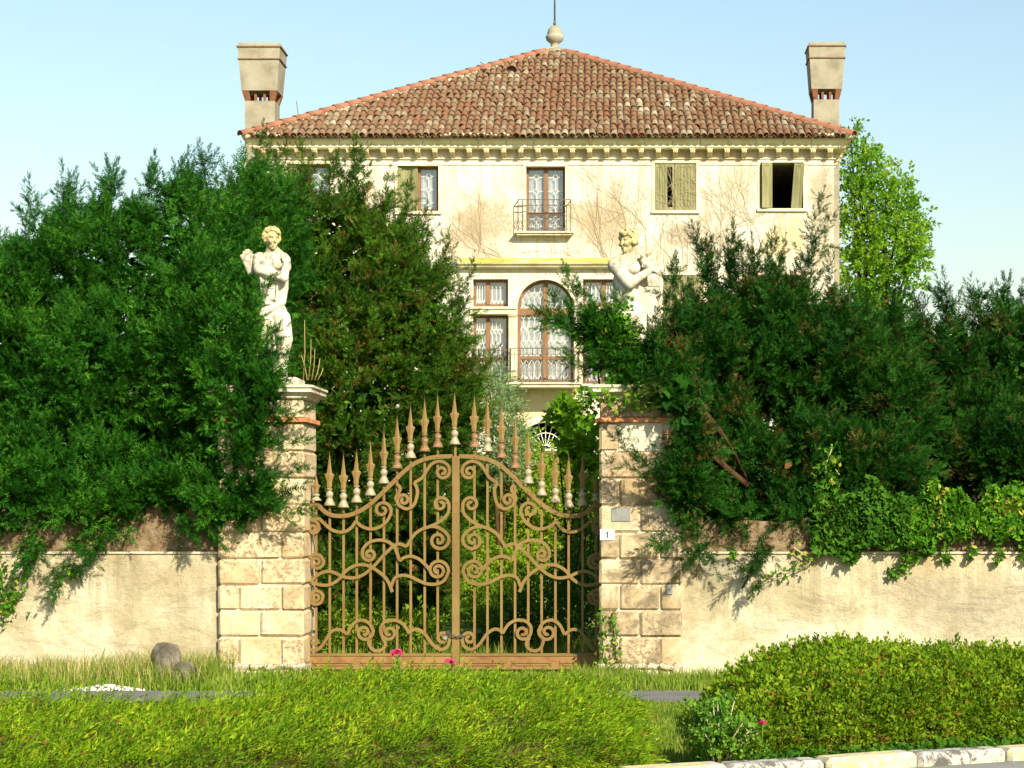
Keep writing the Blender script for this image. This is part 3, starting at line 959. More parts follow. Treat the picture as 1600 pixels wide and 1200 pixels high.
BARS = [108, 176, 245, 311, 380, 447, 513, 581, 651, 716]
TIPS = [475, 358, 365, 345, 308, 248, 178, 122, 88, 72]
BELL = [620, 645, 655, 630, 595, 535, 460, 408, 375, 355]


def spear_mesh():
    """flat leaf-shaped blade with barbs and a mid rib; tip at z = 0, 1 unit = full blade"""
    prof = [(0, 0), (0.006, 0.10), (0.034, 0.34), (0.062, 0.555), (0.072, 0.60), (0.128, 0.63), (0.120, 0.67), (0.088, 0.745), (0.066, 0.82), (0.070, 0.90), (0.055, 0.965), (0.022, 1.0)]
    mb = MB(); vs, fs = [], []
    for w, zz in prof:
        t_ = 0.012 + w * 0.22
        vs += [(-w, 0, -zz), (0, -t_, -zz), (w, 0, -zz), (0, t_, -zz)]
    for i in range(len(prof) - 1):
        for k in range(4):
            j = (k + 1) % 4
            fs.append((i * 4 + k, i * 4 + j, (i + 1) * 4 + j, (i + 1) * 4 + k))
    fs.append(tuple((len(prof) - 1) * 4 + k for k in range(4)))
    mb.add(vs, fs)
    return mb.mesh('spearhead', M['gate'])


def bell_mesh(mat):
    mb = MB()
    mb.lathe(0, 0, [(0.020, 0.0), (0.036, -0.02), (0.040, -0.05), (0.026, -0.09), (0.022, -0.15), (0.032, -0.20), (0.042, -0.26), (0.045, -0.36), (0.040, -0.46), (0.030, -0.54), (0.040, -0.66), (0.058, -0.84), (0.070, -0.97), (0.066, -1.0), (0.02, -1.0)][::-1], 12)
    return mb.mesh('collar', mat)


SPEAR, BELLM, BELLB = spear_mesh(), bell_mesh(M['bell']), bell_mesh(M['bell_brown'])


def spear(root, x, tip_z, bot_z, brown):
    L = (tip_z - bot_z)
    bl = L * 0.70
    o = link_mesh('spearhead', SPEAR, root)
    o.location = (x, GY, tip_z); o.scale = (0.415, 0.36, bl)
    o.rotation_euler = (0, random.uniform(-.012, .012), random.uniform(-.15, .15))
    c_ = link_mesh('collar', BELLB if brown else BELLM, o)
    c_.matrix_parent_inverse = wmat(o).inverted()
    c_.location = (x, GY, tip_z - bl + 0.01); c_.scale = (0.95, 0.95, L * 0.30)


def gate_leaf(mir, label):
    def X(zx): return Z(zx, 0)[0] if not mir else 2 * GC - Z(zx, 0)[0]
    def PT(p):
        x, z = Z(*p); return (x if not mir else 2 * GC - x, z)
    xh = X(78)
    root = empty('gate_leaf', (xh, GY, GZ), label, 'gate', 'leaves of the iron gate')
    bw = 0.027
    yk = Z(0, 835 + B)[1]
    for zx, tip, bell in zip(BARS, TIPS, BELL):
        x = X(zx)
        top = Z(0, bell - 6)[1]
        MB().box(x - bw / 2, x + bw / 2, GY + 0.012, GY + 0.030, yk + 0.001, top).build('bar', M['gate'], root)
        # short neck joining bar and finial
        MB().box(x - 0.010, x + 0.010, GY - 0.006, GY + 0.014, top - 0.06, top + 0.01).build('neck', M['gate'], root)
        spear(root, x, Z(0, tip)[1], Z(0, bell)[1], (zx in (513, 651, 716)) if not mir else (zx in (581, 716, 513)))
    rail = catmull(RAIL, 8)
    flat_bar([PT(p) for p in rail], 0.047, 0.026, y=GY - 0.004).build('top_rail', M['gate'], root)
    for k, s_ in enumerate(SCROLLS):
        pts = scroll_pts(s_['pts'], s_.get('start'), s_.get('end'))
        flat_bar([PT(p) for p in pts], 0.035, 0.024, y=GY - 0.003 - 0.0013 * (k % 5)).build('scroll', M['gate'], root)
    # rivets on the crossings of bars and rail
    for zx in BARS:
        zz = np.interp(zx, [p[0] for p in rail], [p[1] for p in rail])
        x, z = PT((zx, zz))
        MB().lathe(0, 0, [(0.011, 0), (0.009, 0.006), (0.003, 0.009)], 8).build('rivet', M['kick'], root, (x, GY - 0.017, z), (PI / 2, 0, 0)).matrix_parent_inverse = wmat(root).inverted()
    x0, x1 = sorted((X(70), X(787)))
    kp = MB().box(x0, x1, GY - 0.012, GY + 0.012, GZ + 0.03, yk - 0.028).build('kick_plate', M['kick'], root)
    MB().box(x0, x1, GY - 0.022, GY + 0.034, yk - 0.028, yk).build('kick_rail', M['gate'], root)
    wq = (x1 - x0) / 3
    for i in range(3):
        a, b = x0 + wq * i + 0.05, x0 + wq * (i + 1) - 0.05
        z1_, z0_ = yk - 0.10, GZ + 0.08
        c4 = [(a + .04, z0_), (b - .04, z0_), (b, z0_ + .04), (b, z1_ - .04), (b - .04, z1_), (a + .04, z1_), (a, z1_ - .04), (a, z0_ + .04), (a + .04, z0_)]
        flat_bar(c4, 0.016, 0.012, y=GY - 0.017).build('panel_moulding', M['kick'], root)
    # hinge side stile and hinges
    xs = X(70)
    MB().box(xs - 0.016, xs + 0.016, GY - 0.001, GY + 0.031, GZ + 0.02, Z(0, 625)[1]).build('hinge_stile', M['gate'], root)
    xp = LPX1 if not mir else RPX0
    a, b = sorted((xs, xp))
    for zz in (1.55, 0.35):
        MB().box(a - 0.03, b + 0.03, GY + 0.004, GY + 0.026, zz, zz + 0.045).build('hinge', M['iron'], root)
    if not mir:
        xm0, xm1 = Z(790, 0)[0], Z(826, 0)[0]
        MB().box(xm0, xm1, GY - 0.034, GY + 0.034, GZ + 0.02, Z(0, 392)[1]).build('meeting_stile', M['gate'], root)
        MB().box(GC - 0.020, GC + 0.006, GY - 0.012, GY + 0.012, Z(0, 392)[1], Z(0, 338)[1]).build('neck', M['kick'], root)
        spear(root, Z(801, 0)[0], Z(0, 55)[1], Z(0, 340)[1], False)
    return root


gl_ = gate_leaf(False, 'left leaf of the tan wrought iron gate, fully sunlit, with the meeting stile')
gr_ = gate_leaf(True, 'right leaf of the tan wrought iron gate, its hinge side in shade')

# chain and padlock round the meeting stile
q = Z(805, 742 + B)
chain = empty('chain_and_padlock', (q[0], GY, q[1]), 'rusty chain with a small padlock round the gate stile', 'chain')
link_m = None
mbl = MB()
lp = [(0.022 * math.cos(a), 0, 0.013 * math.sin(a)) for a in np.linspace(0, 2 * PI, 13)]
mbl.tube(lp, 0.0045, 5)
link_m = mbl.mesh('chain_link', M['iron'])
for i in range(22):
    a = 2 * PI * i / 22
    o = link_mesh('chain_link', link_m); o.parent = chain
    o.location = (0.10 * math.cos(a), -0.0 + 0.062 * math.sin(a), 0.012 * math.sin(2 * a + 1) - 0.018 * math.cos(a))
    o.rotation_euler = (PI / 2 * (i % 2), 0, a + PI / 2)
o = link_mesh('padlock_body', bevel_box('padlock_body', 0.045, 0.02, 0.04, 0.005, M['steel'])); o.parent = chain; o.location = (-0.115, -0.03, -0.035); o.rotation_euler = (0, 0.5, 0)
mbs = MB(); mbs.tube([(-0.014, 0, 0), (-0.014, 0, 0.022), (-0.009, 0, 0.032), (0, 0, 0.036), (0.009, 0, 0.032), (0.014, 0, 0.022), (0.014, 0, 0)], 0.004, 6)
o = mbs.build('shackle', M['steel']); o.parent = chain; o.location = (-0.106, -0.03, -0.018); o.rotation_euler = (0, 0.5, 0)

# ------------------------------------------------------------------ statues
def blobs_to_mesh(name, items, mat, voxel=0.0085, smooth=3):
    """items: ('e', centre, radii) ellipsoids and ('c', p0, r0, p1, r1) tapered limbs, fused into one skin"""
    Vs, Ts, off = [], [], 0
    bm_ = bmesh.new(); bmesh.ops.create_icosphere(bm_, subdivisions=3, radius=1.0)
    sv = np.array([v_.co[:] for v_ in bm_.verts]); st = np.array([[v_.index for v_ in f.verts] for f in bm_.faces]); bm_.free()
    def put(c_, r_):
        nonlocal off
        Vs.append(sv * np.array(r_) + np.array(c_)); Ts.append(st + off); off += len(sv)
    for it_ in items:
        if it_[0] == 'e': put(it_[1], it_[2])
        else:
            p0, r0, p1, r1 = np.array(it_[1]), it_[2], np.array(it_[3]), it_[4]
            n = max(2, int(np.linalg.norm(p1 - p0) / (0.35 * min(r0, r1))) + 1)
            for k in range(n + 1):
                f = k / n
                put(p0 + (p1 - p0) * f, [r0 + (r1 - r0) * f] * 3)
    me = np_mesh(name, np.concatenate(Vs), np.concatenate(Ts), mat, True)
    o = bpy.data.objects.new(name, me); C.objects.link(o)
    m1 = o.modifiers.new('r', 'REMESH'); m1.mode = 'VOXEL'; m1.voxel_size = voxel; m1.use_smooth_shade = True
    m2 = o.modifiers.new('s', 'SMOOTH'); m2.factor = 0.5; m2.iterations = smooth
    dg = bpy.context.evaluated_depsgraph_get()
    new = bpy.data.meshes.new_from_object(o.evaluated_get(dg))
    new.name = name
    bpy.data.objects.remove(o)
    new.materials.clear(); new.materials.append(mat)
    new.polygons.foreach_set('use_smooth', [True] * len(new.polygons))
    return new


SY = PY0 + PD / 2


def statue(name, loc, label, items, hair, extra, mats):
    root = empty(name, loc, label, 'statue', 'garden statues on the gate pillars')
    o = link_mesh('figure', blobs_to_mesh('figure', items, mats[0])); o.parent = root
    if hair:
        o = link_mesh('hair', blobs_to_mesh('hair', hair, mats[0], 0.009, 2)); o.parent = root
    for nm, its in extra:
        o = link_mesh(nm, blobs_to_mesh(nm, its, mats[1], 0.010, 3)); o.parent = root
    me = bevel_box('base', 0.62, 0.55, 0.09, 0.015, mats[1], 0.004, 2)
    o = link_mesh('base', me); o.parent = root; o.location = (0, 0, 0.045)
    return root


def head(c_, fx, fy, s=1.0, tilt=0.0):
    """head of a stone figure; (fx, fy) is the way it looks in plan"""
    c_ = np.array(c_, float); f = np.array([fx, fy, 0.0]); f /= np.linalg.norm(f)
    sd = np.array([-f[1], f[0], 0.0]); up = np.array([0, 0, 1.0])
    def at(a, b, z): return tuple(c_ + s * (f * a + sd * b + up * z))
    it_ = [('e', at(0, 0, 0.03), (0.082 * s, 0.088 * s, 0.098 * s)), ('e', at(0.022, 0, -0.045), (0.060 * s, 0.060 * s, 0.070 * s)),
           ('e', at(0.050, 0, -0.098), (0.030 * s, 0.030 * s, 0.024 * s)), ('c', at(0.083, 0, 0.015), 0.012 * s, at(0.104, 0, -0.030), 0.017 * s),
           ('c', at(0.076, 0.045, 0.028), 0.015 * s, at(0.082, -0.045, 0.028), 0.015 * s), ('e', at(0.070, 0.040, -0.028), (0.026 * s,) * 3), ('e', at(0.070, -0.040, -0.028), (0.026 * s,) * 3),
           ('c', at(0.080, 0.018, -0.062), 0.011 * s, at(0.080, -0.018, -0.062), 0.011 * s), ('c', at(0.077, 0.016, -0.076), 0.011 * s, at(0.077, -0.016, -0.076), 0.011 * s),
           ('e', at(0, 0.086, -0.005), (0.018 * s, 0.018 * s, 0.03 * s)), ('e', at(0, -0.086, -0.005), (0.018 * s, 0.018 * s, 0.03 * s))]
    return it_


def curls(c_, fx, fy, s, seed, n=60):
    r = random.Random(seed); out = []
    c_ = np.array(c_, float); f = np.array([fx, fy, 0.0]); f /= np.linalg.norm(f); sd = np.array([-f[1], f[0], 0.0])
    while len(out) < n:
        u = np.array([r.gauss(0, 1) for _ in range(3)]); u /= np.linalg.norm(u)
        fr = u @ f
        if u[2] < -0.55 or (fr > 0.45 and u[2] < 0.42): continue
        if u[2] < 0.1 and fr > 0.1: continue
        p = c_ + s * np.array([0, 0, 0.032]) + s * u * np.array([0.090, 0.094, 0.104])
        rr = r.uniform(0.020, 0.034) * s
        out.append(('e', tuple(p), (rr, rr, rr * r.uniform(.7, 1.1))))
    return out


def fingers(p, d, side, n=4, l=0.075, r0=0.013):
    p, d, side = (np.array(a, float) for a in (p, d, side))
    d /= np.linalg.norm(d); side /= np.linalg.norm(side)
    out = []
    for i in range(n):
        b = p + side * (i - (n - 1) / 2) * 0.024
        ln = l * (1.0, 1.12, 1.05, 0.8)[i % 4]
        out += [('c', tuple(b), r0, tuple(b + d * ln * .55), r0), ('c', tuple(b + d * ln * .55), r0, tuple(b + d * ln * .9 + np.array([0, .02, -.012])), r0 * .85)]
    return out


# left figure: robed, one arm folded over the chest, the other down across the hip, a wing-like fold behind the shoulder
def A(zx, zy, y=0.0): return ((zx - 545) / 588.0, y, (1090 - zy) / 588.0)
def rr(*a): return tuple(x / 588.0 for x in a)


itA = head(A(533, 108, -0.03), 0.55, -0.83, 1.0)
itA += [('c', A(528, 150), .055, A(522, 215), .068), ('e', A(528, 268, .0), rr(92, 62, 88)), ('e', A(450, 232), rr(46, 46, 44)), ('e', A(608, 236), rr(44, 46, 44)),
        ('e', A(495, 268, -.075), rr(42, 30, 40)), ('e', A(575, 270, -.075), rr(42, 30, 40)),
        ('c', A(445, 235, 0), .075, A(452, 312, -.07), .068), ('c', A(452, 312, -.08), .062, A(626, 372, -.15), .050), ('c', A(626, 370, -.14), .052, A(640, 262, -.10), .040),
        ('e', A(642, 255, -.11), rr(26, 20, 34)), ('e', A(520, 400), rr(84, 60, 120)), ('e', A(520, 490), rr(80, 58, 90)),
        ('c', A(605, 300, 0.0), .066, A(612, 430, 0.0), .054), ('c', A(612, 430, 0), .052, A(605, 530, -.06), .046), ('c', A(605, 530, -.07), .045, A(505, 592, -.15), .034),
        ('e', A(490, 600, -.15), rr(32, 20, 20)), ('e', A(540, 600), rr(96, 68, 82)), ('e', A(560, 660), rr(92, 70, 90)),
        ('c', A(590, 640, -.03), .120, A(628, 775, -.08), .088), ('c', A(628, 775, -.08), .086, A(596, 960, 0), .058), ('c', A(596, 960, 0), .055, A(612, 1015, -.06), .046),
        ('c', A(515, 650, 0), .115, A(505, 800, .0), .082), ('c', A(505, 800, 0), .080, A(520, 985, .0), .056), ('c', A(520, 985, 0), .052, A(500, 1020, -.08), .044),
        ('c', A(560, 700, .06), .12, A(560, 1010, .06), .12)]
itA += fingers(A(640, 255, -.13), (-.2, 0, 1), (1, .2, 0)) + fingers(A(492, 600, -.165), (-1, 0, -.25), (0, .2, 1), l=.06)
drA = []
for (a, b, r_) in [((432, 600, -.07), (520, 590, -.125), .034), ((520, 590, -.125), (612, 560, -.06), .030), ((436, 632, -.06), (500, 655, -.12), .032), ((445, 545, -.06), (560, 540, -.11), .018),
                   ((455, 500, -.06), (575, 515, -.105), .014), ((465, 350, -.08), (480, 520, -.10), .020), ((578, 400, -.09), (570, 520, -.11), .016), ((520, 420, -.10), (500, 540, -.11), .014),
                   ((500, 640, -.13), (470, 800, -.09), .026), ((530, 640, -.13), (520, 820, -.10), .022), ((545, 650, -.13), (560, 860, -.12), .020), ((600, 640, -.12), (655, 760, -.14), .018),
                   ((470, 790, -.08), (478, 990, -.06), .026), ((520, 810, -.09), (545, 1000, -.06), .024), ((655, 770, -.10), (640, 930, -.06), .016), ((440, 640, -.02), (430, 820, 0), .035), ((430, 820, 0), (450, 1010, 0), .035)]:
    drA.append(('c', A(*a), r_, A(*b), r_ * 0.85))
wing = [('e', A(370, 235, .03), rr(38, 20, 58)), ('e', A(385, 285, .03), rr(26, 18, 48)), ('c', A(395, 300, .03), .04, A(445, 280, .03), .05)]
for k in range(6):
    x0_ = 326 + 17 * k
    wing += [('c', A(x0_, 215 - 40 * math.sin(k / 5 * PI) , -.005), .017, A(x0_ * .6 + 154, 265, -.022), .015), ('c', A(x0_ * .6 + 154, 265, -.022), .015, A(x0_ * .3 + 276, 335, -.005), .010)]
collarA = [('c', A(432, 225, -.04), .034, A(480, 260, -.10), .028), ('c', A(560, 170, .02), .035, A(630, 240, -.02), .036), ('e', A(645, 290, -.08), rr(24, 24, 38))]
M['statue_l'] = statue_mat("statue_limestone_cream", (1.60, 1.80, 1.45, 1.72))
M['statue_r'] = statue_mat("statue_limestone_mossy", (1.50, 1.72, 1.35, 1.75))
zs = 3.17
statue('statue', (P(428, 0, SY).x, SY, zs), 'pale stone figure with folded arm and wing-like drapery on the left pillar', itA + collarA,
       curls(A(533, 108, -0.03), 0.55, -0.83, 1.0, 3), [('drapery', drA), ('wing_fold', wing)], (M['statue_l'], M['statue_l']))


# right figure: bare torso, arm bent across the body holding a shaggy bundle
def A2(zx, zy, y=0.0): return ((zx - 400) / 609.0, y, (1165 - zy) / 609.0)
def r2(*a): return tuple(x / 609.0 for x in a)


itB = head(A2(366, 165, -0.02), -0.72, -0.70, 1.05)
itB += [('c', A2(375, 210), .068, A2(378, 268), .080), ('e', A2(352, 335), r2(104, 66, 98)), ('e', A2(285, 312), r2(52, 50, 50)), ('e', A2(440, 305), r2(50, 50, 48)),
        ('e', A2(320, 350, -.075), r2(56, 32, 46)), ('e', A2(405, 345, -.075), r2(52, 32, 46)),
        ('c', A2(275, 325, -.01), .086, A2(372, 462, -.14), .066), ('c', A2(374, 460, -.15), .066, A2(505, 378, -.16), .042), ('e', A2(520, 352, -.165), r2(34, 24, 36)),
        ('c', A2(452, 310, .02), .078, A2(478, 440, 0.0), .062), ('c', A2(478, 440, 0), .058, A2(530, 420, -.11), .042),
        ('e', A2(352, 440), r2(94, 62, 110)), ('e', A2(354, 540), r2(92, 60, 90)), ('e', A2(345, 500, -.09), r2(40, 16, 70)), ('e', A2(385, 500, -.085), r2(34, 16, 70)),
        ('e', A2(362, 640), r2(104, 70, 90)), ('c', A2(318, 680, -.02), .125, A2(312, 850, -.04), .088), ('c', A2(312, 850, -.04), .086, A2(320, 1060, 0), .056), ('c', A2(320, 1060, 0), .054, A2(300, 1095, -.10), .045),
        ('c', A2(420, 680, 0), .125, A2(440, 850, -.02), .088), ('c', A2(440, 850, -.02), .086, A2(440, 1060, .02), .056), ('c', A2(440, 1060, .02), .054, A2(470, 1095, -.08), .045),
        ('c', A2(380, 720, .10), .13, A2(385, 1090, .10), .14)]
itB += fingers(A2(530, 350, -.18), (1, 0, -.28), (.25, 0, 1), l=.085)
r_ = random.Random(8)
bund = [('e', A2(492, 300, -.07), r2(42, 40, 58)), ('e', A2(530, 430, -.11), r2(44, 36, 46)), ('c', A2(500, 330, -.09), .06, A2(545, 400, -.12), .05)]
for k in range(46):
    a = r_.uniform(0, 6.28)
    bund.append(('e', A2(492 + 42 * math.cos(a) * r_.random() ** .4, 300 + 58 * math.sin(a) * r_.random() ** .4, -.07 - r_.uniform(.02, .065)), r2(*[r_.uniform(8, 15)] * 3)))
for k in range(5):
    bund.append(('c', A2(500 + 16 * k, 400 + 8 * k, -.16), .016, A2(510 + 18 * k, 475, -.13), .018))
drB = [('c', A2(262, 640, -.05), .045, A2(360, 690, -.13), .040), ('c', A2(360, 690, -.13), .040, A2(462, 640, -.05), .045)]
for k in range(7):
    drB.append(('c', A2(275 + 28 * k, 680, -.10 + .015 * abs(k - 3)), .030, A2(262 + 32 * k, 960, -.06 + .015 * abs(k - 3)), .034))
statue('statue', (P(989, 0, SY).x, SY, zs), 'mossy bare-chested stone figure clutching a shaggy bundle on the right pillar', itB,
       curls(A2(366, 165, -0.02), -0.72, -0.70, 1.05, 5), [('bundle', bund), ('loincloth', drB)], (M['statue_r'], M['statue_r']))
# ------------------------------------------------------------------ villa
VY = 50.0
VCX = -1.875
VX0, VX1 = -8.78, 5.17
VYB = 64.0
EAVE = 10.70
villa = empty('villa', (VCX, VY, GZ), 'old cream plastered villa with a hipped clay tile roof behind the gate', 'house')


def vx(px, Y=VY): return (px - CX) * Y / F
def vz(py, Y=VY): return CZ - (py - CY) * Y / F


def R4(px0, px1, py0, py1): return (vx(px0), vx(px1), vz(py1), vz(py0))


WT = 258
openings = {
    'w1': R4(449, 516, 256, 328), 'w2': R4(621, 685, 259, 330), 'wc': R4(822, 883, 260, 362), 'w4': R4(1023, 1088, 255, 329), 'w5': R4(1188, 1255, 254, 326),
    'sl_t': R4(739, 794, 436, 479), 'sl_b': R4(739, 794, 492, 600), 'sr_t': R4(911, 966, 436, 479), 'sr_b': R4(911, 966, 492, 600),
    'f1': R4(449, 516, 432, 520), 'f2': R4(605, 668, 432, 520), 'f4': R4(1036, 1099, 430, 520), 'f5': R4(1188, 1255, 430, 520),
    'g1': R4(470, 530, 690, 770), 'g2': R4(620, 680, 690, 770), 'g4': R4(1024, 1084, 690, 770), 'g5': R4(1170, 1230, 690, 770)}
arches = {'arch': (vx(808), vx(896), vz(600), vz(481)), 'door': (vx(808), vx(896), GZ + 0.05, vz(704))}   # x0,x1,z0,spring


def front_wall():
    mb = MB()
    rects = list(openings.values()) + [(a, b, z0, zsp + (b - a) / 2) for a, b, z0, zsp in arches.values()]
    xs = sorted(set([VX0, VX1] + [r[0] for r in rects] + [r[1] for r in rects]))
    zs_ = sorted(set([GZ - 0.3, EAVE - 0.05] + [r[2] for r in rects] + [r[3] for r in rects]))
    for i in range(len(xs) - 1):
        for j in range(len(zs_) - 1):
            cx, cz = (xs[i] + xs[i + 1]) / 2, (zs_[j] + zs_[j + 1]) / 2
            if any(r[0] < cx < r[1] and r[2] < cz < r[3] for r in rects): continue
            mb.add([(xs[i], VY, zs_[j]), (xs[i + 1], VY, zs_[j]), (xs[i + 1], VY, zs_[j + 1]), (xs[i], VY, zs_[j + 1])], [(0, 1, 2, 3)])
    D = 0.34
    for (a, b, z0, z1) in openings.values():
        v4 = [(a, z0), (b, z0), (b, z1), (a, z1)]
        vs = [(x, VY, z) for x, z in v4] + [(x, VY + D, z) for x, z in v4]
        mb.add(vs, [(i, i + 4, (i + 1) % 4 + 4, (i + 1) % 4) for i in range(4)])
    for (a, b, z0, zsp) in arches.values():
        r = (b - a) / 2; cx = (a + b) / 2
        arc = [(cx - r * math.cos(t_), zsp + r * math.sin(t_)) for t_ in np.linspace(0, PI, 25)]
        out = [(a, z0)] + arc + [(b, z0)]
        vs = [(x, VY, z) for x, z in out] + [(x, VY + D, z) for x, z in out]
        n = len(out)
        mb.add(vs, [(i, i + 1, i + 1 + n, i + n) for i in range(n - 1)] + [(n - 1, 0, n, 2 * n - 1)])
        top = zsp + r
        for i in range(24):
            (xa, za), (xb, zb) = arc[i], arc[i + 1]
            mb.add([(xa, VY, za), (xb, VY, zb), (xb, VY, top), (xa, VY, top)], [(0, 1, 2, 3)])
    return mb.build('front_wall', M['plaster'], villa)


front_wall()
mb = MB()
mb.add([(VX0, VY, GZ - .3), (VX0, VYB, GZ - .3), (VX0, VYB, EAVE), (VX0, VY, EAVE)], [(0, 3, 2, 1)])
mb.add([(VX1, VY, GZ - .3), (VX1, VYB, GZ - .3), (VX1, VYB, EAVE), (VX1, VY, EAVE)], [(0, 1, 2, 3)])
mb.add([(VX0, VYB, GZ - .3), (VX1, VYB, GZ - .3), (VX1, VYB, EAVE), (VX0, VYB, EAVE)], [(0, 1, 2, 3)])
mb.build('outer_wall', M['plaster'], villa)
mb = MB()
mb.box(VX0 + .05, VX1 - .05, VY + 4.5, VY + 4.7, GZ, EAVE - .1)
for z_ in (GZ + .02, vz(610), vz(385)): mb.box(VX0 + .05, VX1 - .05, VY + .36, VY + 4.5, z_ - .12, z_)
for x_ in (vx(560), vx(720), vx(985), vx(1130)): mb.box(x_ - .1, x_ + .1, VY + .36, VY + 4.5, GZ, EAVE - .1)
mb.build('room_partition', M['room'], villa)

# plaster bands round the top-floor windows
mb = MB()
zb = vz(257)
edges = [400, 445, 520, 617, 689, 818, 887, 1019, 1092, 1184, 1259, 1304]
for a, b in zip(edges[0::2], edges[1::2]):
    mb.box(vx(a) + .02, vx(b), VY - 0.022, VY + 0.01, zb - 0.012, zb + 0.012)
mb.build('lintel_band', M['plaster'], villa)


def surround(o_, w=0.07, d=0.02, top_only=False):
    a, b, z0, z1 = o_
    mb = MB()
    mb.box(a - w, a - 0.003, VY - d, VY + .01, z0 - 0.0, z1)
    mb.box(b + 0.003, b + w, VY - d, VY + .01, z0 - 0.0, z1)
    mb.box(a - w, b + w, VY - d, VY + .01, z1 + .002, z1 + w)
    return mb.build('window_surround', M['trim'], villa)


for k in ('w1', 'w2', 'wc', 'w4', 'w5', 'f1', 'f2', 'f4', 'f5'): surround(openings[k])
for k in ('w1', 'w2', 'w4', 'w5', 'f1', 'f2', 'f4', 'f5'):
    a, b, z0, z1 = openings[k]
    MB().box(a - .08, b + .08, VY - .06, VY + .02, z0 - .07, z0 - .001).build('sill', M['trim'], villa)

# cornice, brackets
def cornice_ring(name, e0, e1, z0, z1, mat):
    mb = MB()
    def ring(e, z): return [(VX0 - e, VY - e, z), (VX1 + e, VY - e, z), (VX1 + e, VYB + e, z), (VX0 - e, VYB + e, z)]
    vs = ring(e0, z0) + ring(e1, z1)
    mb.add(vs, [(i, (i + 1) % 4, (i + 1) % 4 + 4, i + 4) for i in range(4)] + [(3, 2, 1, 0), (4, 5, 6, 7)])
    return mb


mb = MB()
for e0, e1, z0, z1 in [(.04, .05, vz(249), vz(247.5)), (.24, .27, vz(234.5), vz(232.5)), (.27, .27, vz(232.5), vz(228.5)), (.29, .36, vz(228.5), vz(224)), (.37, .37, vz(224), EAVE - .024)]:
    c_ = cornice_ring('c', e0, e1, z0, z1, None); mb.add(c_.v, c_.f)
mb.build('cornice', M['trim'], villa)
brk = MB()
brk.prism_yz([(-.03, 0), (-.29, 0), (-.30, -.05), (-.285, -.085), (-.25, -.10), (-.20, -.105), (-.15, -.125), (-.11, -.17), (-.07, -.20), (-.03, -.205)], -.075, .075)
for sx in (-.048, 0, .048): brk.box(sx - .014, sx + .014, -.315, -.02, -.095, -.012)
brk.box(-.09, .09, -.31, .0, -.012, .018)
brm = brk.mesh('bracket', M['bracket'])
bz = vz(234.5) - 0.018
for i in range(34):
    x = vx(413 + i * 26.75)
    o = link_mesh('bracket', brm, villa); o.location = (x, VY, bz); o.scale = (.82, .82, .85)
for i in range(24):
    for side in (-1, 1):
        o = link_mesh('bracket', brm, villa)
        o.location = ((VX0 if side < 0 else VX1), VY + .5 + i * .56, bz); o.rotation_euler = (0, 0, -PI / 2 if side < 0 else PI / 2); o.scale = (.82, .82, .85)

# string course above the serliana with yellow lichen on its sloping top
xa, xb = vx(716), vx(988)
mb = MB(); mb.prism_yz([(VY + .02, vz(404)), (VY - .26, vz(411)), (VY - .26, vz(413.5)), (VY - .20, vz(415)), (VY - .18, vz(418)), (VY - .03, vz(420)), (VY + .02, vz(420))], xa, xb)
mb.build('string_course', M['trim'], villa)
mb = MB(); mb.prism_yz([(VY + .0, vz(403.3)), (VY - .262, vz(410)), (VY - .268, vz(412)), (VY - .255, vz(411.5)), (VY + .0, vz(404.2))], xa + .02, xb - .02)
mb.build('lichen_band', M['lichen'], villa)
# serliana: entablatures, pilasters with capitals, arch moulding
for a, b in ((735, 808), (896, 970)):
    mb = MB(); mb.box(vx(a), vx(b) - .002 if a < 800 else vx(b), VY - .07, VY + .03, vz(491), vz(483)); mb.box(vx(a) - .02, vx(b) + .0, VY - .11, VY + .03, vz(483), vz(480))
    mb.build('entablature', M['trim'], villa)
for px in (801, 903):
    mb = MB(); mb.box(vx(px - 6), vx(px + 6), VY - .05, VY + .02, vz(600), vz(491.2)); mb.build('pilaster', M['trim'], villa)
    mb = MB(); mb.frustum(vx(px), VY - .03, vz(495), vz(491.4), .10, .05, .125, .085); mb.build('capital', M['trim'], villa)


def arch_band(k, w, d):
    a, b, z0, zsp = arches[k]
    r = (b - a) / 2; cx = (a + b) / 2
    mb = MB(); vs, fs = [], []
    for t_ in np.linspace(0, PI, 25):
        c_, s_ = math.cos(t_), math.sin(t_)
        vs += [(cx - (r + .004) * c_, VY - d, zsp + (r + .004) * s_), (cx - (r + w) * c_, VY - d, zsp + (r + w) * s_), (cx - (r + w) * c_, VY + .01, zsp + (r + w) * s_), (cx - (r + .004) * c_, VY + .01, zsp + (r + .004) * s_)]
    for i in range(24):
        for q in range(4):
            fs.append((i * 4 + q, i * 4 + (q + 1) % 4, i * 4 + 4 + (q + 1) % 4, i * 4 + 4 + q))
    mb.add(vs, fs); mb.build('archivolt', M['trim'], villa)


arch_band('arch', 0.10, 0.03); arch_band('door', 0.14, 0.03)


# windows
def curtain(root, a, b, z0, z1, y):
    n = 26
    vs, fs = [], []
    for i in range(n + 1):
        x = a + (b - a) * i / n
        yy = y + 0.018 * math.sin(i * 1.9) + 0.006 * math.sin(i * 4.1)
        vs += [(x, yy, z0), (x, yy, z1)]
    for i in range(n): fs.append((2 * i, 2 * i + 2, 2 * i + 3, 2 * i + 1))
    mb = MB(); mb.add(vs, fs, True); return mb.build('curtain', M['curtain'], root)


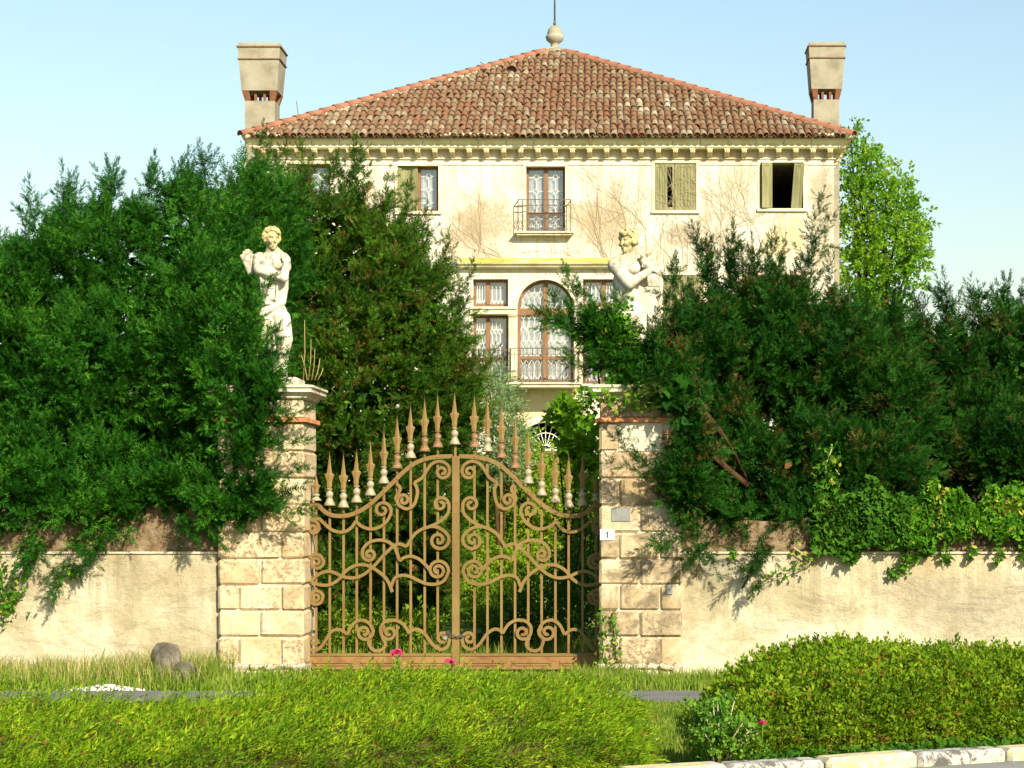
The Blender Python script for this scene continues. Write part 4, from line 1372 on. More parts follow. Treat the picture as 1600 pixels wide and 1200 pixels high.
def lattice_lines(a, b, z0, z1, style):
    """leading of one pane as line segments"""
    L = []
    w, h = b - a, z1 - z0
    cx = (a + b) / 2
    if style == 'diamond':
        n = max(2, round(h / 0.30)); s_ = h / n
        z = z0
        for i in range(n):
            zc = z0 + (i + .5) * s_; dw, dh = 0.075, 0.075
            L += [((cx, zc - dh), (cx + dw, zc)), ((cx + dw, zc), (cx, zc + dh)), ((cx, zc + dh), (cx - dw, zc)), ((cx - dw, zc), (cx, zc - dh)), ((a, zc), (cx - dw, zc)), ((cx + dw, zc), (b, zc)),
                  ((cx, zc + dh), (cx, z0 + (i + 1) * s_ + (0 if i == n - 1 else .0))), ((cx, z0 + i * s_), (cx, zc - dh))]
    else:
        n = 4; cw = w / n; rh = 0.36
        nr = max(1, round(h / rh)); rh = h / nr
        for i in range(n):
            x0_, x1_ = a + i * cw, a + (i + 1) * cw; xm = (x0_ + x1_) / 2
            for j in range(nr):
                zb_ = z0 + j * rh
                L += [((xm, zb_ + rh * .25), (xm, zb_ + rh * .75)), ((xm, zb_ + rh * .75), (x0_, zb_ + rh)), ((xm, zb_ + rh * .75), (x1_, zb_ + rh)), ((xm, zb_ + rh * .25), (x0_, zb_)), ((xm, zb_ + rh * .25), (x1_, zb_))]
                if i: L.append(((x0_, zb_ + rh * .0), (x0_, zb_ + rh * .18)))
    return L


def pane(win, a, b, z0, z1, y, style, arch=None):
    if arch:
        cx, zsp, r = arch
        xs = np.linspace(a, b, 10)
        zt = [zsp + math.sqrt(max(r * r - (x - cx) ** 2, 0.0004)) for x in xs]
        pts = [(xs[0], z0)] + [(x, z) for x, z in zip(xs, zt)] + [(xs[-1], z0)]
        mb = MB(); mb.prism_xz(pts[::-1], y, y + .006)
    else:
        mb = MB(); mb.box(a, b, y, y + .006, z0, z1)
    mb.build('pane', M['glass'], win)
    mb = MB()
    for (p, q) in lattice_lines(a, b, z0, z1, style):
        if arch:
            def lim(x): return zsp + math.sqrt(max(r * r - (x - cx) ** 2, 0)) - .01
            if p[1] > lim(p[0]) and q[1] > lim(q[0]): continue
            if p[1] > lim(p[0]): p = (p[0], lim(p[0]))
            if q[1] > lim(q[0]): q = (q[0], lim(q[0]))
        fb = flat_bar([p, q], 0.010, 0.008, y=y - .005); mb.add(fb.v, fb.f)
    mb.build('leading', M['lead'], win)


def casement(key, cols, rows, style, y=VY + .22, fw=0.06, with_curtain=True, label=None):
    """wood window: outer frame, mullions, rails, panes; cols/rows are fractions"""
    a, b, z0, z1 = openings[key] if key in openings else key
    win = empty('window', ((a + b) / 2, y, z0), parent=villa); win.matrix_parent_inverse = wmat(villa).inverted()
    if label: win['label'] = label
    mb = MB()
    mb.box(a, a + fw, y - .03, y + .04, z0, z1); mb.box(b - fw, b, y - .03, y + .04, z0, z1)
    mb.box(a + fw, b - fw, y - .03, y + .04, z1 - fw, z1); mb.box(a + fw, b - fw, y - .03, y + .04, z0, z0 + fw * 1.2)
    xs = [a + (b - a) * c_ for c_ in cols]; zs_ = [z0 + (z1 - z0) * c_ for c_ in rows]
    for x in xs: mb.box(x - .05, x + .05, y - .045, y + .035, z0 + fw * 1.2, z1 - fw)
    XS = [a + fw] + sum([[x - .05, x + .05] for x in xs], []) + [b - fw]
    ZS = [z0 + fw * 1.2] + sum([[z - .035, z + .035] for z in zs_], []) + [z1 - fw]
    for i in range(0, len(XS), 2):
        for z in zs_: mb.box(XS[i], XS[i + 1], y - .03, y + .035, z - .035, z + .035)
    mb.build('frame', M['frame'], win)
    for i in range(0, len(XS), 2):
        for j in range(0, len(ZS), 2):
            pane(win, XS[i], XS[i + 1], ZS[j], ZS[j + 1], y, style)
    if with_curtain: curtain(win, a + .02, b - .02, z0 + .02, z1 - .02, y + .06)
    return win


casement('wc', [0.5], [0.29], 'diamond')
casement('w2', [0.5], [], 'diamond')
casement('w1', [0.5], [], 'diamond')
for k in ('sl_t', 'sr_t'): casement(k, [0.42 if k == 'sl_t' else 0.58], [], 'hex')
for k in ('sl_b', 'sr_b'): casement(k, [0.42 if k == 'sl_b' else 0.58], [0.36], 'hex')
for k in ('f1', 'f2', 'f5', 'g1', 'g2', 'g4', 'g5'): casement(k, [0.5], [], 'hex')

# central arched window
a, b, z0, zsp = arches['arch']; r = (b - a) / 2; cx = (a + b) / 2; y = VY + .22
win = empty('window', (cx, y, z0), parent=villa); win.matrix_parent_inverse = wmat(villa).inverted(); win['label'] = 'tall round-arched window over the balcony'
mb = MB()
zt0, zt1 = vz(492), vz(481)
mb.box(a, a + .07, y - .03, y + .04, z0, zt0); mb.box(b - .07, b, y - .03, y + .04, z0, zt0)
mb.box(a, b, y - .05, y + .05, zt0, zt1)
mb.box(cx - .06, cx + .06, y - .045, y + .035, z0, zt0); mb.box(cx - .055, cx + .055, y - .04, y + .03, zt1, zsp + r - .04)
for xx0, xx1 in ((a + .07, cx - .06), (cx + .06, b - .07)):
    for zz in (z0, vz(561)): mb.box(xx0, xx1, y - .028, y + .035, zz, zz + (.12 if zz == z0 else .08))
arcp = [(cx - (r - .03) * math.cos(t_), zsp + (r - .03) * math.sin(t_)) for t_ in np.linspace(0, PI, 25)]
fb = flat_bar(arcp, .07, .07, y=y); mb.add(fb.v, fb.f)
mb.build('frame', M['frame'], win)
for xx0, xx1 in ((a + .07, cx - .06), (cx + .06, b - .07)):
    pane(win, xx0, xx1, z0 + .12, vz(561), y, 'hex'); pane(win, xx0, xx1, vz(561) + .08, zt0, y, 'hex')
    pane(win, xx0, xx1, zt1, zsp + r, y, 'hex', (cx, zsp, r - .05))
curtain(win, a + .02, b - .02, z0 + .02, zt0, y + .10)
n = 24
xs = np.linspace(a + .02, b - .02, n); vs, fs = [], []
for i, x in enumerate(xs):
    zt = zsp + math.sqrt(max((r - .03) ** 2 - (x - cx) ** 2, .0001)); yy = y + .10 + .015 * math.sin(i * 1.9)
    vs += [(x, yy, zt1), (x, yy, zt)]
mb = MB(); mb.add(vs, [(2 * i, 2 * i + 2, 2 * i + 3, 2 * i + 1) for i in range(n - 1)], True); mb.build('curtain', M['curtain'], win)

# ground floor door with iron fanlight
a, b, z0, zsp = arches['door']; r = (b - a) / 2; cx = (a + b) / 2; y = VY + .24
door = empty('door', (cx, y, z0), parent=villa); door.matrix_parent_inverse = wmat(villa).inverted()
mb = MB(); mb.box(a, cx - .004, y, y + .06, z0, zsp); mb.box(cx + .004, b, y, y + .06, z0, zsp)
for s_ in (0, 1):
    for zz in (z0 + .15, z0 + .95): mb.box((a, cx)[s_] + .1, (cx, b)[s_] - .1, y - .03, y, zz, zz + .65)
mb.build('door_leaf', M['frame'], door)
mb = MB()
for t_ in np.linspace(0, PI, 13):
    fb = flat_bar([(cx - .12 * math.cos(t_), zsp + .12 * math.sin(t_) + .02), (cx - r * math.cos(t_), zsp + r * math.sin(t_))], .018, .018, y=y); mb.add(fb.v, fb.f)
for q in (.12, .42): 
    fb = flat_bar([(cx - q * math.cos(t_), zsp + q * math.sin(t_) + .02) for t_ in np.linspace(0, PI, 20)], .02, .02, y=y - .012); mb.add(fb.v, fb.f)
mb.box(a, b, y - .02, y + .05, zsp, zsp + .05)
mb.build('fanlight_grille', M['lead'], door)


# shutters
def shutter(w, h, planks, loc, rotz, roty=0.0, slot=None, label=None):
    sh = empty('shutter', loc, parent=villa); sh.matrix_parent_inverse = wmat(villa).inverted()
    sh.rotation_euler = (0, roty, rotz)
    if label: sh['label'] = label
    fw = 0.055
    mb = MB(); mb.box(0, fw, -.02, .02, 0, h); mb.box(w - fw, w, -.02, .02, 0, h)
    mb.box(fw, w - fw, -.02, .02, 0, fw * 1.4); mb.box(fw, w - fw, -.02, .02, h - fw * 1.4, h)
    mb.build('frame', M['shutter']).parent = sh
    if not slot:
        pw = (w - 2 * fw) / planks
        for i in range(planks):
            mb = MB(); mb.box(fw + i * pw + .004, fw + (i + 1) * pw - .004, -.012 + .002 * (i % 2), .010, fw * 1.4 + .002, h - fw * 1.4 - .002)
            mb.build('plank', M['shutter']).parent = sh
    return sh


a, b, z0, z1 = openings['w2']; h = z1 - z0
wl_ = (b - a) / 4
shutter(wl_, h - .02, 1, (a + .005, VY + .05, z0 + .01), 0.35, label='faded green folded shutter leaf')
shutter(wl_, h - .02, 1, (a + .005 + wl_ * .95, VY + .05 + wl_ * .33, z0 + .01), -0.22)
a, b, z0, z1 = openings['w4']; h = z1 - z0; w2_ = (b - a)
shutter(w2_ * .24, h - .02, 2, (a + .004, VY + .03, z0 + .01), 0.02)
shutter(w2_ * .23, h - .02, 1, (a + w2_ * .24 + .008, VY + .03, z0 + .01), 0.0, slot=True, label='green shutter leaf with its panel missing')
shutter(w2_ * .51, h - .02, 5, (a + w2_ * .48 + .008, VY + .03, z0 + .01), 0.0)
MB().box(a, b, VY + .12, VY + .14, z0, z0 + .03).build('latch_bar', M['iron'], villa)
a, b, z0, z1 = openings['w5']; h = z1 - z0
shutter(.26, h - .02, 1, (a + .03, VY - .10, z0 + .01), 0.20, label='green shutter leaf swung outward')
shutter(.25, h - .03, 1, (b - .29, VY + .04, z0 + .02), -0.25, 0.075, label='green shutter leaf hanging askew from one hinge')
shutter(.05, h - .02, 1, (b - .055, VY + .12, z0 + .01), -1.2)
a, b, z0, z1 = openings['w1']; h = z1 - z0
shutter(.27, h - .02, 1, (a + .01, VY + .02, z0 + .01), 0.2)
a, b, z0, z1 = openings['f4']; h = z1 - z0
shutter((b - a) / 2 - .01, h - .02, 4, (a + .004, VY + .03, z0 + .01), 0)
shutter((b - a) / 2 - .01, h - .02, 4, ((a + b) / 2 + .004, VY + .03, z0 + .01), 0)


# balconies
def balcony(px0, px1, pyr, pys0, pys1, depth, label):
    a, b = vx(px0), vx(px1)
    bal = empty('balcony', ((a + b) / 2, VY, vz(pys1)), parent=villa); bal.matrix_parent_inverse = wmat(villa).inverted(); bal['label'] = label
    mb = MB(); mb.box(a - .04, b + .04, VY - depth - .04, VY + .01, vz(pys0) - .045, vz(pys0)); mb.box(a, b, VY - depth, VY + .01, vz(pys1), vz(pys0) - .045)
    mb.build('slab', M['capstone'], bal)
    mb = MB()
    zt, z0 = vz(pyr), vz(pys0)
    yf = VY - depth + .03
    a += .03; b -= .03
    mb.box(a, b, yf - .012, yf + .012, zt - .02, zt); mb.box(a, b, yf - .008, yf + .008, z0 + .05, z0 + .065); mb.box(a, b, yf - .007, yf + .007, zt - .16, zt - .145)
    for x in (a, b): mb.box(x - .010, x + .010, yf, VY, zt - .02, zt); mb.box(x - .008, x + .008, yf, VY, z0 + .05, z0 + .065)
    n = int((b - a) / 0.105)
    for i in range(n + 1):
        x = a + (b - a) * i / n
        mb.box(x - .007, x + .007, yf - .006, yf + .006, z0, zt)
        if i < n:
            xm = x + (b - a) / n / 2; zm = z0 + (zt - z0) * .42
            for sg in (1, -1):
                cpts = [(xm + sg * .036 * math.cos(t_) * (1 - t_ / 9), zm + sg * .05 + .04 * math.sin(t_) * sg) for t_ in np.linspace(-1.2, 4.2, 12)]
                fb = flat_bar(cpts, .008, .008, y=yf); mb.add(fb.v, fb.f)
    for i in range(max(1, int(depth / .12))):
        yy = yf + i * .12
        for x in (a, b): mb.box(x - .006, x + .006, yy - .006, yy + .006, z0, zt)
    mb.build('railing', M['iron'], bal)
    return bal


balcony(808, 894, 313, 363, 369, 0.22, 'small upper balcony with thin iron railing')
balcony(797, 907, 547, 600, 607.5, 0.75, 'wide iron-railed balcony under the arched window')
for a_, b_, nm in ((739, 794, 'l'), (911, 966, 'r')): balcony(a_, b_, 547, 600, 604, 0.08, 'narrow iron rail across a side window')


# ------------------------------------------------------------------ roof
OV = 0.46
EX0, EX1, EY0, EY1 = VX0 - .36, VX1 + .36, VY - OV, VYB + OV
AX, AY, AZ = VCX, (EY0 + EY1) / 2, 14.42
roof = empty('roof', (AX, AY, EAVE), parent=villa); roof.matrix_parent_inverse = wmat(villa).inverted()
mb = MB()
c4 = [(EX0, EY0, EAVE - .02), (EX1, EY0, EAVE - .02), (EX1, EY1, EAVE - .02), (EX0, EY1, EAVE - .02)]
mb.add(c4 + [(AX, AY, AZ - .06)], [(0, 1, 4), (1, 2, 4), (2, 3, 4), (3, 0, 4), (3, 2, 1, 0)])
mb.build('roof_deck', M['tile'], roof)


def half_tile(L, r0, r1, th=0.016, n=7, channel=False):
    """curved clay tile, axis +Y up the slope, r0 wide at the lower end"""
    vs, fs = [], []
    for (y_, r_) in ((0, r0), (L, r1)):
        for rad in (r_, r_ - th):
            for i in range(n):
                a_ = PI * i / (n - 1)
                z_ = math.sin(a_) * rad
                vs.append((math.cos(a_) * rad, y_, z_ if not channel else -z_))
    for i in range(n - 1):
        fs.append((i, i + 1, 2 * n + i + 1, 2 * n + i))
        fs.append((n + i + 1, n + i, 3 * n + i, 3 * n + i + 1))
        fs.append((i + 1, i, n + i, n + i + 1))
    return vs, fs


vsT, fsT = half_tile(.52, .088, .070)
mb = MB(); mb.add(vsT, fsT, True); TILE = mb.mesh('roof_tile', M['tile'])
tv = np.array(vsT); tq = np.array(fsT); tt = np.concatenate([tq[:, [0, 1, 2]], tq[:, [0, 2, 3]]])
vsC, fsC = half_tile(.52, .085, .072, .014, 5, True)
cv = np.array(vsC); cq = np.array(fsC); ct = np.concatenate([cq[:, [0, 1, 2]], cq[:, [0, 2, 3]]])

rt = np.random.default_rng(21)
tiles = []
PITCH, EXPO = 0.1685, 0.40


def slope_tiles(p0, p1, apex, rows_front):
    """positions of cover tiles on one triangular slope"""
    p0, p1, apex = Vector(p0), Vector(p1), Vector(apex)
    u = (p1 - p0).normalized(); mid = (p0 + p1) / 2
    up = (apex - mid); H = up.length; up.normalize(); n = u.cross(up).normalized()
    W = (p1 - p0).length
    out = []
    nc = int(W / PITCH)
    for c_ in range(nc + 1):
        s_ = (c_ - nc / 2) * PITCH
        hmax = H * (1 - abs(s_) / (W / 2)) - .10
        k = 0
        while k * EXPO < hmax:
            out.append((mid + u * s_ + up * (k * EXPO - .06), u, up, n, k, min(1.0, (hmax - k * EXPO + .12) / .5)))
            k += 1
    return out


FR = slope_tiles((EX0, EY0, EAVE), (EX1, EY0, EAVE), (AX, AY, AZ), True)
SD = slope_tiles((EX1, EY0, EAVE), (EX1, EY1, EAVE), (AX, AY, AZ), False) + slope_tiles((EX0, EY1, EAVE), (EX0, EY0, EAVE), (AX, AY, AZ), False) + slope_tiles((EX1, EY1, EAVE), (EX0, EY1, EAVE), (AX, AY, AZ), False)
indiv = sorted(range(len(FR)), key=lambda i: (FR[i][4], rt.random()))[:300]
indiv_set = set(indiv)
stuffV, stuffT, off = [], [], 0
for i, (p, u, up, n, k, f) in enumerate(FR + SD):
    jit = rt.normal(0, 1, 4)
    q = p + u * (jit[0] * .009) + up * (jit[1] * .022) + n * (.030 + jit[2] * .006)
    tilt = Matrix.Rotation(jit[3] * .03, 3, n) @ Matrix((u, up, n)).transposed()
    tilt = tilt @ Matrix.Rotation(-0.035, 3, 'X')
    if i < len(FR) and i in indiv_set:
        o = link_mesh('roof_tile', TILE, roof)
        o.matrix_parent_inverse = wmat(roof).inverted() 
        loc, rq, sc = (Matrix.Translation(q) @ tilt.to_4x4()).decompose()
        o.location, o.rotation_euler, o.scale = loc, rq.to_euler(), (1, 1, 1)
    else:
        A3 = np.array(tilt)
        stuffV.append((tv * (1, max(.35, f), 1)) @ A3.T + np.array(q)); stuffT.append(tt + off); off += len(tv)
    if i < len(FR):
        q2 = p + u * (PITCH / 2) + n * .062 + up * .02
        A3 = np.array(Matrix((u, up, n)).transposed())
        if f > .6:
            stuffV.append(cv @ A3.T + np.array(q2)); stuffT.append(ct + off); off += len(cv)
o = link_mesh('roof_tile_field', np_mesh('roof_tile_field', np.concatenate(stuffV), np.concatenate(stuffT), M['tile'], True), roof)
o['kind'] = 'stuff'
# hip ridge tiles with a mortar bed
rv, rf = half_tile(.50, .125, .105, .02, 8)
mb = MB(); mb.add(rv, rf, True); RIDGE = mb.mesh('ridge_tile', M['ridge'])
apex = Vector((AX, AY, AZ))
for (ex, ey) in ((EX0, EY0), (EX1, EY0), (EX0, EY1), (EX1, EY1)):
    e = Vector((ex, ey, EAVE - .0)); d = (apex - e); L = d.length; d.normalize()
    side = d.cross(Vector((0, 0, 1))).normalized(); nn = side.cross(d).normalized()
    nt_ = int(L / .43)
    for k in range(nt_):
        p = e + d * (k * .43 - .10) + nn * .055
        m4 = Matrix.Translation(p) @ Matrix((side, d, nn)).transposed().to_4x4() @ Matrix.Rotation(-.03, 4, 'X')
        o = link_mesh('ridge_tile', RIDGE, roof)
        loc, rq, sc = m4.decompose(); o.location, o.rotation_euler = loc, rq.to_euler()
    mb = MB(); mb.tube([e + nn * .02, e + d * (L * .5) + nn * .02, e + d * L + nn * .02], .105, 8); mb.build('mortar_bed', M['mortar'], roof)
# white mortar lumps under the eave tiles
for px0, px1 in ((690, 800), (405, 440), (1275, 1305)):
    mb = MB()
    for px in np.arange(px0, px1, 6.5):
        mb.add(*(lambda c_: ([tuple(np.array(w_) * (.06, .05, .05) + c_) for w_ in iv], [tuple(f_) for f_ in it]))(np.array([vx(px, EY0), EY0 - .02, EAVE + .045 + rt.uniform(-.01, .01)])))
    mb.build('eave_mortar', M['mortar'], roof)
# bent wires under the eave, one small clay vent, broken tiles
for i in range(20):
    x = vx(450 + i * 43)
    mb = MB(); mb.tube([(x, EY0 - .02, EAVE - .03), (x - .01, EY0 - .035, EAVE - .10), (x - .04, EY0 + .03, EAVE - .17)], .008, 5); mb.build('gutter_hook', M['iron'], roof)
q = P(799, 131, 54.6)
nF = Vector((0, -(AZ - EAVE), AY - EY0)).normalized(); upF = Vector((0, AY - EY0, AZ - EAVE)).normalized()
hv = EAVE + (AZ - EAVE) * ((q.y - EY0) / (AY - EY0))
mb = MB(); hvv, hff = half_tile(.50, .17, .10, .02, 10); mb.add(hvv, hff, True)
mv = mb.build('vent_tile', M['ridge'], roof)
m4 = Matrix.Translation(Vector((q.x, q.y, hv + .12))) @ Matrix((Vector((1, 0, 0)), upF, nF)).transposed().to_4x4() @ Matrix.Rotation(-.25, 4, 'X')
mv.location, mv.rotation_euler = m4.to_translation(), m4.to_euler()
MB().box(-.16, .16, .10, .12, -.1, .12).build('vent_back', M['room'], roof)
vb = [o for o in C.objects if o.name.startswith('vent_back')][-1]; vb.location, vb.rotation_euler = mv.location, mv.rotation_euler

# finial with lightning rod
fin = empty('finial', (AX, AY, AZ), parent=villa); fin.matrix_parent_inverse = wmat(villa).inverted()
mb = MB(); mb.lathe(AX, AY, [(.40, AZ - .28), (.34, AZ - .02), (.26, AZ + 0.034), (.12, AZ + 0.051), (.11, AZ + 0.187), (.14, AZ + 0.212), (.23, AZ + 0.281), (.25, AZ + 0.357), (.25, AZ + 0.408), (.20, AZ + 0.425), (.21, AZ + 0.476), (.18, AZ + 0.595), (.10, AZ + 0.680), (.03, AZ + 0.705)], 14)
mb.build('urn', M['chimney'], fin)
mb = MB(); mb.tube([(AX, AY, AZ + .66), (AX, AY, AZ + 2.8)], [.028, .016], 6); mb.lathe(AX, AY, [(.035, AZ + .70), (.04, AZ + .76), (.03, AZ + .82)], 8); mb.build('lightning_rod', M['iron'], fin)
for (px0, py0, px1, py1, Y) in ((750, 97, 768, 100, 55.6), (612, 139, 626, 140, 53.2), (463, 158, 467, 180, 51.2), (384, 230, 376, 222, 49.6)):
    p, q = P(px0, py0, Y), P(px1, py1, Y)
    mb = MB(); mb.tube([p, q + Vector((0, 0, -.12))], .010, 5); mb.build('wire_stub', M['iron'], roof)


# chimneys
def chimney(pxc, Y, w_sh, py_top, py_l2, py_hb, py_sb, label):
    s_ = F / Y
    xc = (pxc - CX) / s_
    zf = lambda py: vz(py, Y - .3)
    ch = empty('chimney', (xc, Y, EAVE), parent=villa); ch.matrix_parent_inverse = wmat(villa).inverted(); ch['label'] = label
    hw = w_sh / 2
    mb = MB(); mb.box(xc - hw, xc + hw, Y - hw, Y + hw, 7.5, zf(py_sb)); mb.build('shaft', M['chimney'], ch)
    z0, z1, zl = zf(py_hb), zf(py_top), zf(py_l2)
    wb, wt_ = hw * 1.19, hw * 1.42
    mb = MB(); mb.frustum(xc, Y, z0, z1, wb, wb, wt_, wt_); mb.frustum(xc, Y, z1, z1 + .09, wt_ * .985, wt_ * .985, wt_ * .96, wt_ * .96); mb.build('hood', M['chimney'], ch)
    for zz, f in ((z1 - .01, 1.0), (zl, (zl - z0) / (z1 - z0))):
        ww = wb + (wt_ - wb) * f + .028
        MB().box(xc - ww, xc + ww, Y - ww, Y + ww, zz - .015, zz + .015).build('brick_band', M['band'], ch)
    # brick struts carrying the hood
    zs0 = zf(py_sb)
    for sx in (-1, 1):
        for sy in (-1, 1):
            mb = MB()
            i_, o0, o1 = hw * .66, hw * .99, wb * .99
            bv = [(i_, i_), (o0, i_), (o0, o0), (i_, o0)]; tv_ = [(i_ * 1.05, i_ * 1.05), (o1, i_ * 1.05), (o1, o1), (i_ * 1.05, o1)]
            vs = [(xc + sx * x, Y + sy * y_, zs0) for x, y_ in bv] + [(xc + sx * x, Y + sy * y_, z0) for x, y_ in tv_]
            mb.add(vs, [(0, 1, 2, 3), (4, 5, 6, 7)] + [(i, (i + 1) % 4, (i + 1) % 4 + 4, i + 4) for i in range(4)]); mb.build('brick_strut', M['brick'], ch)
    for k in (-.27, .27):
        for yy in (-hw * .92, hw * .80):
            MB().box(xc + k * hw * 1.1 - .03, xc + k * hw * 1.1 + .03, Y + yy, Y + yy + .09, zs0, z0).build('brick', M['brick'], ch)
    return ch


chimney(410, 52.3, .76, 75, 94.5, 143, 158.5, 'left grey chimney with flared hood')
chimney(1289.5, 55.5, .69, 73, 92, 140, 156, 'right grey chimney with flared hood')
# ------------------------------------------------------------------ vegetation
PLUMES = [plume_yew(100 + i, 0.50, 17) for i in range(7)]
LEADER = [plume_yew(200 + i, 0.62, 26, 0.85) for i in range(3)]
BIGLEAF = [tri_leaf(0.15, 0.10)]


def lobe(px, py, Y, rxp, rzp, ry):
    s_ = F / Y
    return (tuple(P(px, py, Y)), (rxp / s_, ry, rzp / s_))


def trunk_mesh(base, lobes, r0, seed, n_limbs=None, parent=None, mat=None):
    r = random.Random(seed)
    mb = MB()
    base = Vector(base)
    tops = [Vector(l[0]) for l in lobes]
    top = max(tops, key=lambda v_: v_.z)
    hub = base.lerp(Vector((top.x, top.y, top.z)), 0.45)
    mid = base.lerp(hub, .5) + Vector((r.uniform(-.1, .1), r.uniform(-.1, .1), 0))
    mb.tube([base - Vector((0, 0, .1)), base + Vector((0, 0, .15)), mid, hub, top], [r0 * 1.25, r0, r0 * .82, r0 * .6, r0 * .12], 8)
    for t_ in tops:
        if t_ is top: continue
        k = r.uniform(.25, .9)
        s_ = base.lerp(hub, k)
        m_ = s_.lerp(t_, .5) + Vector((r.uniform(-.15, .15), r.uniform(-.15, .15), r.uniform(0, .2)))
        mb.tube([s_, m_, t_], [r0 * .5, r0 * .32, r0 * .08], 6)
        for q in range(3):
            e = t_ + Vector((r.uniform(-.3, .3), r.uniform(-.1, .5), r.uniform(-.1, .3)))
            mm = m_.lerp(t_, r.uniform(.2, .8))
            mb.tube([mm, mm.lerp(e, .5) + Vector((0, 0, .06)), e], [r0 * .16, r0 * .10, r0 * .03], 5)
    return mb.build('trunk', mat or M['bark'], parent)


def yew(name, base, lobes, n, label, mat, seed, extra=None, up=0.55, r0=0.16, group='yew trees behind the garden wall', inner=15000, size=(0.42, 0.88)):
    rng = np.random.default_rng(seed)
    root = empty(name, base, label, 'tree', group)
    trunk_mesh(base, lobes, r0, seed, parent=root)
    p, nn = lobe_points(lobes, n, rng, (0.74, 1.0), 0.80, GZ + 0.05, -0.42)
    d = nn * 0.75 + np.array([0, 0, up]) + rng.normal(0, .28, p.shape)
    sc = rng.uniform(*size, len(p))
    parts = [scatter(PLUMES, p - nn * 0.16, d, sc, rng=rng)]
    pi, ni = lobe_points(lobes, inner, rng, (0.30, 0.76), 0.0, GZ + 0.05)
    parts.append(scatter(BIGLEAF, pi, rng.normal(0, 1, pi.shape), rng.uniform(.7, 1.3, len(pi)), rng=rng))
    if extra:
        for (pts, m_, s0, s1) in extra:        # chains of plumes along branches: points, count, size from, to
            pts = [Vector(q) for q in pts]
            ep, ed, es = [], [], []
            for i in range(m_):
                f = i / max(1, m_ - 1) * (len(pts) - 1)
                a = min(int(f), len(pts) - 2); g = f - a
                c_ = pts[a].lerp(pts[a + 1], g); dr = (pts[a + 1] - pts[a]).normalized()
                s_ = s0 + (s1 - s0) * i / max(1, m_ - 1)
                for _ in range(3):
                    ep.append(np.array(c_) + rng.normal(0, .03, 3)); ed.append(np.array(dr) * .9 + rng.normal(0, .55, 3) + (0, 0, .25)); es.append(s_ * rng.uniform(.6, 1.0))
            ep.append(np.array(pts[-1])); ed.append(np.array((pts[-1] - pts[-2]).normalized())); es.append(s1)
            parts.append(scatter(LEADER, np.array(ep), np.array(ed), np.array(es), rng=rng))
    V, T = join_vt(parts)
    link_mesh('crown', np_mesh('crown', V, T, mat), root)
    return root


def PXL(pts, Y): return [tuple(P(a, b, Y if not isinstance(Y, (list, tuple)) else Y[i])) for i, (a, b) in enumerate(pts)]


# big yew to the left, its branches hanging over wall, pillar and statue
A_l = [lobe(50, 560, 25.4, 150, 190, 1.5), lobe(170, 500, 25.6, 150, 195, 1.5), lobe(300, 470, 25.5, 130, 195, 1.4), lobe(400, 420, 26.2, 90, 160, 1.0), lobe(110, 690, 24.7, 180, 110, 1.3), lobe(270, 700, 24.4, 140, 110, 1.1),
       lobe(-90, 620, 25.6, 150, 190, 1.5), lobe(-10, 540, 25.9, 100, 150, 1.2), lobe(110, 560, 25.9, 120, 170, 1.2), lobe(10, 790, 23.1, 130, 60, .55), lobe(325, 570, 23.9, 90, 190, .95), lobe(375, 700, 23.05, 62, 105, .50), lobe(180, 600, 24.3, 150, 130, 1.1), lobe(390, 780, 22.85, 58, 48, .35), lobe(400, 650, 22.85, 45, 70, .35), lobe(405, 605, 22.72, 48, 40, .30), lobe(350, 610, 22.9, 50, 50, .35), lobe(385, 560, 23.0, 38, 80, .35), lobe(350, 780, 22.85, 50, 55, .35), lobe(150, 790, 23.05, 110, 48, .5), lobe(280, 775, 23.1, 70, 45, .45), lobe(80, 740, 23.6, 160, 70, .8)]
A_x = [(PXL([(60, 370), (48, 330)], 25.4), 4, .8, .6), (PXL([(175, 320), (172, 285)], 25.5), 4, .8, .55), (PXL([(225, 315), (232, 285)], 25.5), 3, .8, .6), (PXL([(322, 300), (318, 262)], 25.6), 4, .8, .55),
       (PXL([(110, 340), (102, 298)], 25.5), 4, .8, .6), (PXL([(270, 310), (285, 278)], 25.5), 3, .8, .6), (PXL([(20, 440), (8, 395)], 25.4), 4, .8, .6),
       (PXL([(400, 540), (432, 520)], 22.95), 3, .5, .35), (PXL([(395, 480), (412, 455)], 23.0), 3, .6, .4), (PXL([(400, 600), (455, 580)], 22.75), 4, .6, .35), (PXL([(420, 700), (468, 690)], 22.5), 4, .5, .35), (PXL([(400, 790), (462, 800)], 22.5), 4, .6, .4),
       (PXL([(430, 640), (470, 640)], 22.5), 3, .5, .35), (PXL([(410, 580), (440, 560)], 22.8), 3, .5, .4), (PXL([(415, 740), (462, 735)], 22.45), 3, .5, .4),
       (PXL([(120, 850), (105, 900), (90, 915)], 22.75), 5, .7, .4), (PXL([(60, 840), (50, 870)], 22.75), 4, .7, .4), (PXL([(160, 830), (140, 870)], 22.7), 4, .7, .45), (PXL([(280, 800), (320, 830)], 22.75), 4, .7, .5)]
yew('yew_tree', (P(190, 0, 25.4).x, 25.4, GZ), A_l, 3800, 'broad dark yew filling the left side and overhanging the left pillar', M['yew'], 1, A_x, up=.6)
